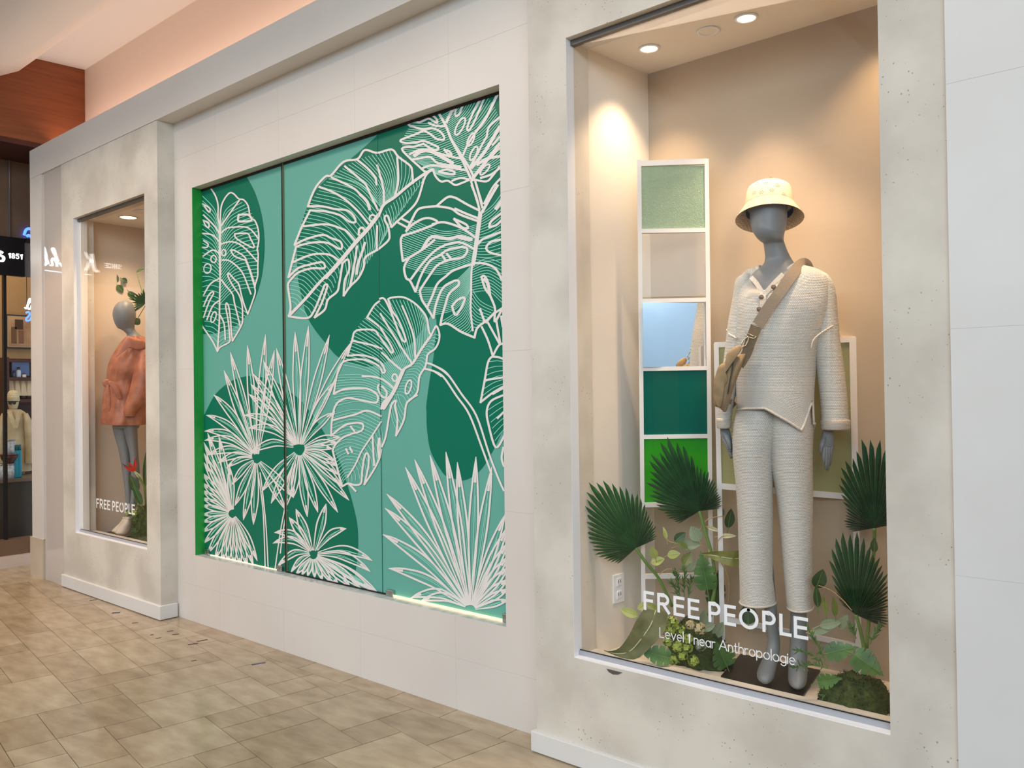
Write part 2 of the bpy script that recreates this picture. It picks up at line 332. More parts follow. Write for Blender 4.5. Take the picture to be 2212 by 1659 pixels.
# ================================================================ LEAF MURAL ON THE WIDE WINDOW
mural = thing('leaf_mural', (-3.88, YG, .445), 'wide green and teal window mural of white line-drawn tropical leaves between two concrete pillars', 'mural')
M_DG = mat('print_dark_green', srgb(14, 116, 90), .4, spec=.25); M_LT = mat('print_teal', srgb(106, 176, 160), .4, spec=.25)
M_LN = mat('print_white', srgb(240, 233, 228), .35); M_MT = mat('print_mint', srgb(160, 226, 204), .35)
TR = dict(A=(430, 380, .24096), B=(600, 300, .24113), C=(850, 190, .15069), D=(850, 400, .21097), E=(700, 620, .16875), F=(690, 840, .16875),
          P=(430, 700, .18077), Q=(560, 690, .18692), R=(430, 920, .18077), S=(560, 930, .12054), T=(580, 1070, .13867), U=(820, 960, .2351), V=(900, 640, .25316), X=(0, 0, 1))
def pts(t, s):
    ox, oy, k = TR[t]; v = [float(a) for a in s.replace(',', ' ').split()]
    return [(ox+v[i]*k, oy+v[i+1]*k) for i in range(0, len(v), 2)]
def cut(bm):
    geo = lambda: bm.verts[:]+bm.edges[:]+bm.faces[:]
    for co, no in (((-5.262, 0, 0), (-1, 0, 0)), ((-2.45, 0, 0), (1, 0, 0)), ((0, 0, .4475), (0, 0, -1)), ((0, 0, 2.93), (0, 0, 1))):
        bmesh.ops.bisect_plane(bm, geom=geo(), plane_co=co, plane_no=no, clear_outer=True)
    return bm
RIB = [0]
def ribbon(bm, p, w, y, taper=0, smooth=5):
    RIB[0] = (RIB[0]+1) % 90; y -= RIB[0]*6e-6
    q = cr(p, smooth) if len(p) > 2 else p
    q = [a for i, a in enumerate(q) if i == 0 or math.dist(a, q[i-1]) > .3]
    n = len(q); L = []
    for i, a in enumerate(q):
        b, c = q[max(i-1, 0)], q[min(i+1, n-1)]; dx, dy = c[0]-b[0], c[1]-b[1]; l = math.hypot(dx, dy) or 1
        u = i/max(n-1, 1); ww = w
        if taper == 1: ww = w*(1-.65*u)
        elif taper == 2: ww = w*(.45+.55*math.sin(math.pi*u))
        nx, ny = -dy/l*ww/2, dx/l*ww/2
        if i == 0: a = (a[0]-dx/l*w*.3, a[1]-dy/l*w*.3)
        if i == n-1: a = (a[0]+dx/l*w*.3, a[1]+dy/l*w*.3)
        L.append((bm.verts.new(PY(a[0]+nx, a[1]+ny, y-i*3e-6)), bm.verts.new(PY(a[0]-nx, a[1]-ny, y-i*3e-6))))
    for i in range(n-1): bm.faces.new((L[i][0], L[i][1], L[i+1][1], L[i+1][0]))
def samp(c, n):
    q = cr(c, 8) if len(c) > 2 else c; d = [0]
    for i in range(1, len(q)): d.append(d[-1]+math.dist(q[i], q[i-1]))
    out = []
    for k in range(n):
        t = d[-1]*k/(n-1); j = max(i for i in range(len(q)) if d[i] <= t+1e-9); j = min(j, len(q)-2)
        f = (t-d[j])/((d[j+1]-d[j]) or 1); out.append((q[j][0]+f*(q[j+1][0]-q[j][0]), q[j][1]+f*(q[j+1][1]-q[j][1])))
    return out
Y_T, Y_N, Y_L = 2.8925, 2.8918, 2.8910
def fan(bm, a, b, n, w=1.5, ends=False):
    """fine lines running from curve a to curve b's matching course: interpolate between two strokes"""
    A, B = samp(a, 12), samp(b, 12)
    for k in range(1, n+1):
        t = k/(n+1); ribbon(bm, [(p[0]*(1-t)+q[0]*t, p[1]*(1-t)+q[1]*t) for p, q in zip(A, B)], w, Y_N, 0, 2)
def rungs(bm, a, b, n, bend, w=1.4, s0=.02, s1=.98):
    A, B = samp(a, n), samp(b, n)
    for k, (p, q) in enumerate(zip(A, B)):
        mx, my = (p[0]+q[0])/2, (p[1]+q[1])/2; dx, dy = q[0]-p[0], q[1]-p[1]
        ribbon(bm, [p, (mx-dy*bend, my+dx*bend), q], w, Y_N, 0, 6)
def ell(t, cx, cy, rx, ry, rot=0):
    ox, oy, k = TR[t]; r = math.radians(rot); o = []
    for i in range(17):
        a = 2*math.pi*i/16; x, y = rx*math.cos(a), ry*math.sin(a); o.append((ox+k*(cx+x*math.cos(r)-y*math.sin(r)), oy+k*(cy+x*math.sin(r)+y*math.cos(r))))
    return o
def leaf(name, t, w, strokes, wide=(), ellipses=(), fans=(), rung=()):
    bm = bmesh.new()
    for f in rung: rungs(bm, pts(f[0] if len(f) == 5 else t, f[-4]), pts(f[0] if len(f) == 5 else t, f[-3]), f[-2], f[-1])
    for a, b, n in fans: fan(bm, pts(t, a), pts(t, b), n)
    obj(name+'_fine_lines', cut(bm), M_MT, mural)
    bm = bmesh.new()
    for s in strokes:
        tt, ss = (s if isinstance(s, tuple) else (t, s)); ribbon(bm, pts(tt, ss), w, Y_L)
    for s, ww in wide: ribbon(bm, pts(s[0], s[1]) if isinstance(s, tuple) else pts(t, s), ww, Y_L-.0003)
    for e in ellipses: ribbon(bm, ell(t, *e), w*.85, Y_L)
    obj(name+'_outline', cut(bm), M_LN, mural)
# backdrop panels, three sheets of glass with printed film
for xa, xb in ((-5.262, -4.300), (-4.292, -3.4222), (-3.4222, -2.44)): obj('glass_panel', bx(xa, xb, 2.894, 2.902, .4475 if xa < -5 or xa > -4 else .4475, 2.95), M_LT, mural)
def blob2(p):
    from mathutils.geometry import tessellate_polygon
    P3 = [PY(x, y, Y_T) for x, y in p]; tri = tessellate_polygon([[Vector((q.x, q.z, 0)) for q in P3]])
    bm = bmesh.new(); v = [bm.verts.new(q) for q in P3]
    for t in tri:
        if len(set(t)) == 3 and bm.faces.get([v[i] for i in t]) is None: bm.faces.new([v[i] for i in t])
    obj('green_shape', cut(bm), M_DG, mural)
b1 = cr(pts('A', '400,-30 420,0 500,150 560,350 585,560 580,750 550,950 480,1150 380,1300 280,1370 150,1410 20,1418'), 5)
blob2(b1+[(420, 722), (420, 350), (500, 350)])
b2 = cr(pts('P', '40,1120 75,1060 180,860 300,740 420,665 560,625 700,628 850,660 1000,745')+pts('Q', '370,850 460,920 560,1030 680,1200 760,1330 850,1500')+pts('S', '1310,310 1450,590 1560,920 1640,1180')+pts('T', '1290,50 1340,250 1380,450 1395,700 1385,950 1350,1200 1315,1390 1300,1450'), 4)
blob2(b2+[(762, 1330), (425, 1240), (425, 900)])
b3 = pts('B', '880,-20 700,140 480,320 330,480 230,700 180,950 172,1100 180,1250 210,1400 245,1540')+pts('Q', '570,0 650,130 770,280 880,410 960,460')+pts('E', '140,860 300,960 480,1010 600,1015 760,970 900,900 1050,780 1180,650 1330,420')
b3 = cr(b3, 4)
b4 = cr(pts('E', '1415,250 1440,480 1420,700 1400,900 1350,1200 1310,1500')+pts('F', '1370,300 1375,500 1410,750 1480,920 1600,1100')+pts('U', '650,300 740,330 830,310 940,220 1040,60')+[(1085, 930), (1110, 880)], 4)
blob2(b3+b4+[(1110, 160), (840, 250)])
# --- monstera at the left edge
leaf('monstera', 'A', 3.3, [
 '190,440 195,300 220,220 270,155 310,160 355,205 400,215 440,270 460,370 500,400 530,480 535,580 520,665', '520,665 530,700 527,800 525,900 500,990 500,1060 437,1240',
 '437,1240 400,1140 378,1060 355,970 310,920 265,870 262,905 300,980 355,1060 385,1150 390,1270 380,1340 300,1480', '300,1480 290,1400 280,1270 265,1170 245,1140 240,1180 260,1290 275,1440 270,1490 190,1535 165,1575',
 '165,1575 120,1480 45,1370 20,1330', '100,105 145,175 170,260 170,360 180,430', '200,445 280,330 360,220', '190,520 240,475 300,460 440,465 530,560', '200,610 290,590 390,630 520,765',
 '205,755 270,760 350,820 400,890 465,1060', '200,930 240,985 300,1060 320,1150 370,1350', '320,520 340,565 490,645 460,560 430,515 320,520', '285,670 320,720 420,755 390,710 310,665 285,670',
 '180,510 130,440 40,350', '180,590 120,530 30,515', '175,690 120,665 35,720', '180,920 100,970 40,1070', '175,1120 120,1170 70,1290', '30,250 95,290 90,325 45,270', '40,580 80,610 70,640 30,640', '40,1170 80,1080 115,1040 130,1055 90,1130 40,1270', '190,1250 225,1330 235,1470', '40,400 85,420 85,465 55,440 40,400'],
 wide=[('355,350 350,400 385,408 470,398 440,348 355,350', 4.6), ('188,440 186,700 190,880', 5), ('189,880 184,1150 180,1350 165,1570', 3.6), ('420,755 460,860 500,990', 4.6)],
 ellipses=[(222, 688, 19, 28), (130, 745, 24, 32), (75, 830, 32, 42, 10), (130, 1265, 20, 50, 18)],
 rung=[('195,450 190,700 190,900 186,1150', '360,215 470,330 535,560 525,800 500,1000', 26, -.16), ('186,1150 180,1350 168,1540', '430,1230 385,1330 300,1470', 10, -.12), ('180,450 180,700 182,950', '30,180 30,500 30,900', 18, .12), ('182,950 182,1200 170,1500', '30,950 30,1200 80,1430', 12, .12)])
# --- large monstera in the middle
leaf('monstera', 'B', 4.6, [
 '1210,400 1205,300 1185,240 1080,160 1020,95 890,125 780,100 715,180 590,205 480,325 430,335 350,420 300,520 270,605', '270,605 400,605 520,630 620,640 680,690 695,745 640,740 560,685 430,650 290,640',
 '290,640 215,790 150,950', '150,950 250,900 400,860 480,890 560,920 575,970 550,985 440,930 300,930 165,965', '165,965 130,1100 95,1240', '95,1240 180,1160 270,1130 390,1105 420,1130 410,1160 300,1160 180,1200 110,1270',
 '110,1270 92,1320 115,1500 100,1590', '100,1590 265,1605 330,1530 400,1360 420,1310 445,1310 430,1370 390,1480 330,1600', '330,1600 420,1530 450,1440 530,1370 550,1300 580,1120', '580,1115 630,1080 640,1170 600,1270 590,1405',
 '590,1405 650,1320 720,1250 770,1150 785,1060 900,990', '900,990 990,910 1000,850 985,780 960,730 960,695 985,690 1000,730 1020,790', '1020,790 1080,730 1200,620 1260,530 1320,340 1385,275',
 '950,590 945,440 890,235', '1050,510 1080,370 1070,170', '900,640 840,520 800,430 760,380 600,245', '885,410 870,340 800,260 715,190', '810,760 720,650 600,540 480,470 370,430', '690,910 620,830 560,800 430,765 220,785', '560,1100 470,1040 350,1030 250,1055 125,1110',
 '820,635 800,570 740,500 690,450 600,400 480,345', '890,780 885,990', '710,960 690,1100 650,1310', '725,860 730,810 760,795 790,830', '1060,740 1170,800', '1110,715 1190,755'],
 wide=[('100,1585 250,1430 380,1280 560,1100 700,930 800,820 900,690 950,590 1050,520 1180,410 1320,310 1385,275', 6.2), ('430,1240 560,1095 700,925 800,815 900,685', 8.5), ('780,930 760,1000 715,1130 705,1210', 5.6), ('740,500 800,560 825,630', 6)],
 ellipses=[(850, 710, 28, 28)],
 rung=[('180,1500 380,1280 560,1100 800,820 930,620', '105,1450 110,1270 150,960 270,610 480,330', 36, .14), ('930,620 960,580 1050,515', '500,320 715,190 1000,100', 18, .10), ('1050,515 1180,410 1215,380', '1060,130 1190,240 1205,390', 7, .06), ('200,1520 400,1280 600,1080', '270,1600 450,1440 580,1120', 14, -.10), ('600,1080 800,850 900,720', '590,1390 760,1170 890,990', 14, -.08), ('900,720 1050,560 1320,330', '900,985 1020,780 1310,360', 18, -.14)])
# --- ragged leaf in the top right corner
leaf('monstera', 'C', 4.6, [
 '640,360 560,380 620,450 625,500 580,480 500,440 380,490 300,480 210,520 300,560 420,590 560,580 660,620 720,690 715,740 620,730 540,670 440,610', '440,610 300,670 100,750 180,790 330,780 430,760 540,800 640,850 620,890 540,870 430,800', '430,800 300,840 120,870 260,1030',
 '260,1030 370,1010 520,990 620,1070 740,1100 860,1110', '260,1030 350,1110 460,1200 570,1170', '570,1170 600,1260 680,1340 780,1330 880,1390 960,1370 1080,1320', '650,1200 760,1170 870,1200 860,1240 750,1225 650,1200', '420,1150 560,1110 850,1150 1030,1180', '730,885 800,910 835,960 780,945 730,885', '230,950 400,880 560,910',
 '500,500 600,540 740,550', '630,930 800,980 960,1010', '840,1330 960,1290 1080,1310', '1000,960 1050,840 1180,630', '1340,690 1370,560 1520,420', '1150,1310 1330,1340 1420,1260 1520,1130', '1090,1150 1200,950 1260,830 1340,690', '1110,1330 1210,1659', '1170,1330 1270,1659', '1230,180 1130,380 1060,560 1080,610 1160,480 1300,150', '880,380 900,260', '890,400 940,380 990,250', '1390,1000 1520,860', '1420,820 1520,700', '1300,1659 1420,1430 1530,1300'],
 wide=[('640,350 750,540 820,720 900,870 1000,1060 1110,1300', 5.6), ('830,740 990,990 1090,1150 1155,1290', 5.2), ('300,970 420,900 560,915 850,1080', 8), ('700,1120 850,1125 960,1140', 8), ('760,490 800,400 860,290', 6.5), ('1150,1280 1250,1150 1400,960 1520,800', 7), ('1120,1140 1200,1050 1330,880 1520,560', 7.5), ('1180,630 1320,440 1420,240 1490,90', 6), ('1250,1290 1400,1240 1520,1150', 5), ('1200,1100 1330,1020 1520,980', 6), ('1140,1320 1130,1300', 8)],
 ellipses=[(955, 550, 45, 135, 28), (1110, 740, 36, 100, 25), (1150, 940, 38, 105, 26), (1310, 1170, 34, 95, 42)],
 rung=[('690,430 820,720 960,980 1090,1260', '260,500 130,770 200,960 600,1230', 30, -.10), ('690,400 820,700 1000,1000 1130,1220', '900,200 1300,100 1530,500 1530,1100', 40, .10)])
# --- broad monstera below it
leaf('monstera', 'D', 5.0, [
 '880,260 760,200 690,160 620,125 550,125 440,215', '440,215 300,230 240,260 190,350 130,470', '440,215 590,240 680,300 870,370', '130,470 200,400 300,345 380,340 450,380 350,430 230,475 95,515', '95,515 75,560 80,650 95,775', '95,775 190,725 330,635 420,560', '160,745 110,840 130,950 170,980 225,1090',
 '225,1090 280,930 370,780 470,720 560,660 690,635 750,645 750,690 700,740 560,770 450,820 380,910 300,1030 270,1080', '270,1080 290,1170 340,1250 410,1360', '410,1360 430,1240 470,1120 510,1050 560,1010 640,975 670,990 660,1030 610,1070 560,1130 530,1230 500,1330 480,1430', '480,1430 560,1420 690,1500 830,1560', '830,1560 860,1460 960,1380 1040,1300', '1040,1300 1035,1240 985,1120',
 '1040,1300 1040,1400 1120,1250', '900,940 930,930 970,1000 985,1110 940,1060 900,940', '870,340 740,290 630,240', '830,530 700,440 520,380 400,400', '820,650 700,590 590,595 440,660 300,800 180,960', '800,810 620,870 540,930 450,1010 400,1130 350,1240', '815,800 920,800 1040,850 1110,970', '870,600 920,550 1100,480', '1115,555 1000,580 950,640 990,690 1115,720', '620,345 700,430 760,440 740,400 620,345', '600,1240 650,1180 720,1150 720,1200 640,1330 600,1240',
 '980,430 1000,370 1100,290', '980,430 1050,410 1105,360', '500,720 540,780', '545,700 590,755', '800,0 850,130 880,250', '850,0 910,230', '670,540 760,560 800,560', '885,1270 930,1390'],
 wide=[('890,280 870,430 840,650 815,810', 9), ('810,800 798,900 795,1100 790,1280 812,1490', 4.2), ('910,270 1000,110 1065,0', 6.5), ('300,650 390,530 560,550 680,525 800,555', 7), ('930,960 965,1010 985,1120', 6.5), ('1050,240 1110,160', 8)],
 rung=[('870,400 840,650 815,800', '200,360 90,560 110,830', 22, -.14), ('812,810 800,900 795,1050', '200,1040 290,1180 390,1330', 16, -.18), ('795,1050 790,1250 808,1450', '490,1400 600,1440 760,1520', 12, -.12), ('900,300 860,550 830,760', '1110,80 1110,480 1110,760', 18, .06), ('815,820 798,950 795,1100', '1110,800 1110,1000 1110,1200', 12, -.2), ('795,1050 790,1250 812,1450', '1030,1260 960,1370 870,1450', 10, .12)])
# --- monstera with bent stem, lower middle
leaf('monstera', 'E', 4.2, [
 '1370,620 1340,560 1320,420 1270,320 1150,200 1010,130 870,135 820,155', '820,155 870,300 950,420 1040,650 1030,700 980,640 900,430 830,260 770,150 710,150', '710,180 640,240 550,390', '550,390 700,500 770,600 880,800 860,840 800,760 700,620 630,550 410,560 360,680 300,880', '300,880 450,870 600,900 720,960 780,1070 750,1095 700,1010 580,950 470,925 290,940 210,1000 160,1150 125,1370',
 '125,1370 250,1310 450,1295 580,1310 680,1380 685,1460 640,1480 480,1450 310,1420 200,1460 160,1500 130,1560 105,1659', ('F', '190,290 160,400 150,600'), ('F', '150,600 300,480 420,440 540,440 560,500 520,545 400,580 290,630 200,720 170,790'), ('F', '170,790 210,950 290,1250'), ('F', '290,1250 370,1210 450,1230 530,1210 545,1080 570,900 600,825 630,860 625,1000 575,1225'),
 ('F', '575,1225 700,1030 770,880 790,780'), ('F', '800,740 850,600 900,300 930,190 980,150 970,230 1000,400 980,600'), ('F', '980,600 1080,400 1120,180 1250,80'), '1060,1480 1190,1350 1220,1150 1290,1030 1310,960 1330,860 1420,790 1470,690 1475,590 1440,500 1410,540 1370,620',
 '1130,980 1000,790 860,570 720,340', '1170,930 1150,650 1080,430 1000,240', '1000,1070 880,970 740,840', '740,790 600,740 370,690', '910,1310 780,1200 640,1150 490,1140', ('F', '790,350 610,280 450,330 170,400'), ('F', '680,600 690,800 700,980'), ('F', '760,640 750,760 760,880'), ('F', '770,630 780,740 770,860'), ('F', '370,1210 420,1260 465,1310'),
 '1310,970 1400,1000 1520,1070 1600,1140', ('V', '170,600 260,660 380,830 510,1020 620,1350 700,1560 745,1659'), ('E', '1290,1045 1400,1075 1500,1140'), ('V', '70,620 150,640 230,690 340,850 450,1010 560,1300 640,1520'), ('F', '400,480 450,545'), ('F', '340,770 370,830'), ('F', '390,750 420,810'), '700,1250 690,1300 740,1400 790,1410 800,1340 740,1270'],
 wide=[('1370,620 1250,790 1130,980 1010,1070 900,1330 760,1560', 5.4), ('1010,1070 950,1210 890,1340 770,1540', 8), (('F', '790,420 680,590 540,800 460,970 360,1130'), 3.6), ('730,1560 760,1480 830,1410', 5)],
 ellipses=[(905, 1160, 32, 45), (1080, 1280, 34, 90, 15)],
 rung=[('1360,640 1250,790 1130,980', '1320,420 1150,200 830,160', 14, .05), ('1130,980 1000,1080 900,1320', '700,200 400,560 220,990', 22, .10), ('900,1320 820,1480 760,1560', '170,1130 130,1380 150,1520', 12, .12), ('F', '800,400 680,590 540,800 360,1130', '170,330 150,600 170,790 290,1240', 22, .16), ('1370,640 1200,900 1040,1130 900,1380', '1470,620 1310,960 1210,1250 1060,1470', 22, -.22), ('F', '780,450 600,720 370,1130', '790,740 700,1030 370,1210', 14, -.08), ('F', '1000,60 900,200', '1110,300 1000,560', 6, .05)])
# --- cut leaf at the right edge
leaf('monstera', 'V', 4.6, ['650,510 610,560 580,720 545,905', '545,905 640,830 740,770', '760,545 700,520 650,515', '590,715 750,690', '750,840 640,890 600,970 610,1080 675,1290 750,1185', '650,510 700,420 750,400', '555,260 610,380 650,510', '600,210 710,410', '680,210 715,410', '720,170 735,260', '690,1040 750,980', '590,225 660,150 750,90', '740,1290 725,1380 745,1450'],
 wide=[('650,830 720,790 760,770', 6)],
 rung=[('610,560 560,850', '760,560 760,740', 6, -.06), ('610,970 670,1230', '760,880 760,1120', 6, -.02)])
# --- fan palms
def palm(center, groups, hub, w, lw, sub=1):
    bl = bmesh.new(); bn = bmesh.new()
    for t, s, droop in groups:
        for (tx, ty) in pts(t, s):
            dx, dy = tx-center[0], ty-center[1]; L = math.hypot(dx, dy)
            ux, uy = dx/L, dy/L; up = droop*L*(abs(ux)**1.0); nx, ny = -uy, ux
            cur = lambda off, fr: (center[0]+dx*fr+nx*off, center[1]+dy*fr+ny*off-up*4*fr*(1-fr)*.5)
            r0 = hub/L; ww = min(w, L*.16)
            for sg in (-1, 1):
                ribbon(bl, [cur(sg*ww*.12, r0), cur(sg*ww*.42, r0+(1-r0)*.35), cur(sg*ww*.5, r0+(1-r0)*.6), cur(sg*ww*.25, r0+(1-r0)*.86), (tx, ty)], lw, Y_L, 2)
            ribbon(bl, [cur(0, .84), (tx, ty)], lw*1.3, Y_L-.0002, 1)
            ribbon(bn, [cur(0, r0), cur(ww*.06, .5), cur(0, .9)], 1.3, Y_N)
            if sub: ribbon(bn, [cur(ww*.2, r0), cur(ww*.25, .45), cur(ww*.1, .75)], 1.2, Y_N)
    obj('palm_fine_lines', cut(bn), M_MT, mural); obj('palm_outline', cut(bl), M_LN, mural)
palm((554.7, 991), [('P', '300,560 375,340 580,260 795,130 900,320', .02), ('P', '180,850 90,1090 70,1280 70,1390', .34), ('R', '100,350 230,440 330,500 395,700', .30), ('R', '430,950 530,1120 650,1175 1030,1000 1120,850', .10)], 11, 15, 2.9)
palm((646, 972), [('Q', '200,340 50,480 415,150 570,80 810,185', .03), ('Q', '1050,280', .16), ('Q', '870,720 850,1080', .25), ('P', '650,600 620,720 600,840', .16), ('P', '540,1090 590,1245 610,1545', .36), ('S', '50,1090 215,1300 610,1200 460,1410', .20), ('S', '860,1540 1050,1460 1405,1460 1605,1245', .04), ('S', '1480,1000 1410,790 1390,640 1350,540 1310,330 1400,220 1450,120', .16)], 13, 16, 3.0)
palm((503, 1110), [('R', '105,90 240,130 365,490 60,200 60,330 60,440', .02), ('R', '40,560 40,680 40,770 40,860 40,950 40,1060 40,1150', .03), ('R', '40,1270 60,1400 100,1530 190,1600 270,1640 340,1659 420,1680 500,1690 580,1690', .06), ('R', '650,1670 695,1610', .30)], 10, 13, 3.0)
palm((677, 1199), [('T', '430,220 325,350 895,140', .12), ('T', '100,580 75,745 1205,520', .42), ('T', '140,1110 350,1200', .45), ('T', '430,1230 520,1240 610,1260 720,1280 840,1320 980,1360 1090,1400', .03), ('T', '1270,1420 1430,1440 1640,1500 1690,1500', .10), ('T', '1580,1185 1610,1015', .28)], 10, 17, 3.4)
palm((1016, 1318), [('U', '90,1140 35,830 55,590 70,460', .20), ('U', '240,215 325,145 465,105', .08), ('U', '610,75 715,170 885,120 1030,215', .02), ('U', '1150,650 1175,760 1180,900 1180,1030 1180,1130 1180,1240 1180,1330 1180,1430', .02), ('U', '290,1410 380,1440', .34)], 12, 19, 4.2)
bm = bmesh.new()
for t, s in (('R', '700,540 740,800 770,1100 790,1680'), ('R', '730,560 760,800 800,1200 825,1680'), ('T', '250,220 180,600 100,1160'), ('T', '285,230 220,600 185,900'), ('S', '600,600 540,900 490,1100'), ('S', '650,600 600,900 560,1120')): ribbon(bm, pts(t, s), 2.6, Y_L)
obj('palm_stems', cut(bm), M_LN, mural)
# seams, clamps, light gap, return
M_BLK = mat('black_gap', (.012, .010, .008), .5)
obj('seam', bx(-4.303, -4.289, 2.884, 2.9, .4475, 2.93), M_BLK, mural)
obj('seam_edge', bx(-4.2895, -4.2865, 2.8845, 2.9, .4475, 2.93), mat('seam_edge', srgb(120, 128, 96), .4), mural)
obj('seam', bx(-3.4230, -3.4218, 2.8898, 2.9, .4475, 2.93), mat('seam_grey', srgb(58, 116, 100), .5), mural)
obj('green_return', bx(-5.2515, -5.2465, 2.8255, 2.893, .447, 2.899), mat('green_film', srgb(38, 160, 66), .35), mural)
obj('head_gap', bx(-5.25, -2.45, 2.888, 2.9, 2.885, 2.93), M_BLK, mural)
M_LED = mat('led_strip', (1, .80, .45), .5, emit=1.5, emitcol=(1, .74, .34))
obj('light_gap', bx(-3.33, -2.50, 2.882, 2.895, .4462, .4535), M_LED, mural)
obj('light_gap', bx(-5.17, -4.37, 2.886, 2.895, .4462, .4500), mat('led_strip_dim', (1, .85, .6), .5, emit=.9, emitcol=(1, .80, .50)), mural)
obj('dark_gap', bx(-4.29, -3.37, 2.884, 2.895, .4462, .4525), M_BLK, mural)
M_CHR = mat('chrome', srgb(190, 190, 188), .18, metal=1)
for xc, s in ((-5.205, 1.25), (-4.35, 1), (-3.35, 1), (-2.53, 1.2)):
    c = obj('glass_clamp', bx(xc-.026*s, xc+.026*s, 2.872, 2.9, .4458, .4458+.034*s, bev=.004), M_CHR, mural)
    obj('clamp_screw', lathe(bmesh.new(), [(.009, 0), (.009, .004), (.006, .006)], (0, 0, 0), 12).copy() if False else bx(xc-.007, xc+.007, 2.869, 2.873, .456, .470, bev=.002), M_CHR, c)
# ================================================================ RIGHT DISPLAY WINDOW
from mathutils import noise as mnoise
class View:
    """frame of reference standing at a mannequin: planes facing the street side at a given distance"""
    def __init__(s, x, y): s.q = Vector((x, y, 0)); s.v = Vector((x, y, 0)).normalized(); s.r = Vector((s.v.y, -s.v.x, 0))
    def p(s, x, y, d=0):
        r = ray(x, y); t = ((s.q-O0).dot(s.v)+d)/r.dot(s.v); return O0+r*t
    def rings(s, rows, n=28, sub=4, drop=None, pw=1.0, wob=0, seed=0):
        out = []; rr = cr(rows, sub) if sub > 1 else rows
        for i, (py, l, r, b, d) in enumerate(rr):
            L, Rr = s.p(l, py, d), s.p(r, py, d); c = (L+Rr)/2; h = (Rr-L)/2; ring = []
            for k in range(n):
                a = 2*math.pi*k/n; ca, sa = math.cos(a), math.sin(a)
                ca = math.copysign(abs(ca)**pw, ca); sa = math.copysign(abs(sa)**pw, sa)
                q = c+h*ca+s.v*b*sa
                if drop: q = q+Vector((0, 0, -drop(i/(len(rr)-1), a, py)*.00175))
                if wob: q = c+(q-c)*(1+wob*mnoise.noise(Vector((q.x*14+seed, q.y*14, q.z*7))))+Vector((0, 0, (q-c).z*0))
                ring.append(q)
            out.append(ring)
        return out
def knit(name, c1, c2, p=.0056, q=.0068):
    if name in MATS: return MATS[name]
    m = mat(name, c1, .95, spec=.15); b = m.node_tree.nodes['Principled BSDF']
    uv = N(m, 'ShaderNodeUVMap'); sx = N(m, 'ShaderNodeSeparateXYZ'); lk(m, uv.outputs[0], sx.inputs[0])
    def mt(op, a, c=None):
        n = N(m, 'ShaderNodeMath', operation=op)
        for i, v in enumerate((a, c)):
            if v is None: continue
            if isinstance(v, (int, float)): n.inputs[i].default_value = v
            else: lk(m, v, n.inputs[i])
        return n.outputs[0]
    v = mt('DIVIDE', sx.outputs[1], p); u = mt('DIVIDE', sx.outputs[0], q)
    row = mt('ABSOLUTE', mt('SINE', mt('MULTIPLY', v, math.pi)))
    odd = mt('MULTIPLY', mt('FLOORED_MODULO', mt('FLOOR', v), 2.0), .5)
    colm = mt('ABSOLUTE', mt('SINE', mt('MULTIPLY', mt('ADD', u, odd), math.pi)))
    h = mt('MULTIPLY', mt('POWER', row, .5), mt('ADD', mt('MULTIPLY', colm, .75), .25))
    cr_ = N(m, 'ShaderNodeValToRGB'); cr_.color_ramp.elements[0].color = (*c2, 1); cr_.color_ramp.elements[1].color = (*c1, 1); cr_.color_ramp.elements[1].position = .6
    lk(m, h, cr_.inputs[0]); lk(m, cr_.outputs[0], b.inputs['Base Color'])
    bp = N(m, 'ShaderNodeBump'); bp.inputs['Strength'].default_value = .8; bp.inputs['Distance'].default_value = .003
    lk(m, h, bp.inputs['Height']); lk(m, bp.outputs[0], b.inputs['Normal']); return m
M_KNIT = knit('oatmeal_knit', srgb(236, 231, 221), srgb(170, 164, 153)); M_SKIN = mat('mannequin_grey', srgb(128, 131, 132), .42)
M_PLAIN = noisy('oatmeal_plain', srgb(226, 217, 203), srgb(208, 197, 181), 160, .95, .4, 200)
M_RIB = knit('oatmeal_rib', srgb(225, 216, 202), srgb(176, 164, 148), .005, .005)
V1 = View(-1.30, 3.03)
man = thing('mannequin', (-1.29, 3.03, ZF), 'grey faceless mannequin standing in the right display window, dressed in oatmeal knitwear', 'mannequin')
# --- body: one continuous skin
def skin_body(name, V, rows_head, legs, parent, mater):
    bm = bmesh.new()
    for rows, n in rows_head+legs:
        b2 = loft(V.rings(rows, n), uv=False); me = bpy.data.meshes.new('t'); b2.to_mesh(me); b2.free(); bm.from_mesh(me); bpy.data.meshes.remove(me)
    return obj(name, bm, mater, parent, True)
head_neck = [(414, 1652, 1668, .01, .005), (417, 1636, 1684, .045, .005), (424, 1626, 1694, .062, .003), (440, 1620, 1700, .078, -.005), (465, 1619.5, 1701, .08, -.012), (485, 1621.5, 1699, .074, -.02), (502, 1627, 1695, .064, -.034), (513, 1634, 1693, .052, -.036), (520, 1641, 1693, .042, -.028), (525, 1648, 1695, .034, -.008), (532, 1650, 1697.5, .036, 0), (548, 1652, 1704, .038, .005), (562, 1652, 1712, .042, .01), (574, 1646, 1722, .055, .01), (590, 1625, 1748, .075, .01), (612, 1606, 1776, .095, .01), (660, 1603, 1780, .105, 0), (740, 1606, 1752, .09, 0), (800, 1608, 1742, .085, 0), (880, 1606, 1742, .09, 0), (940, 1610, 1736, .08, 0), (955, 1640, 1715, .03, 0)]
chin = [(478, 1632, 1672, .02, -.075), (492, 1634, 1668, .024, -.066), (508, 1637, 1666, .024, -.056), (520, 1642, 1664, .018, -.046), (525.5, 1648, 1658, .006, -.044)]
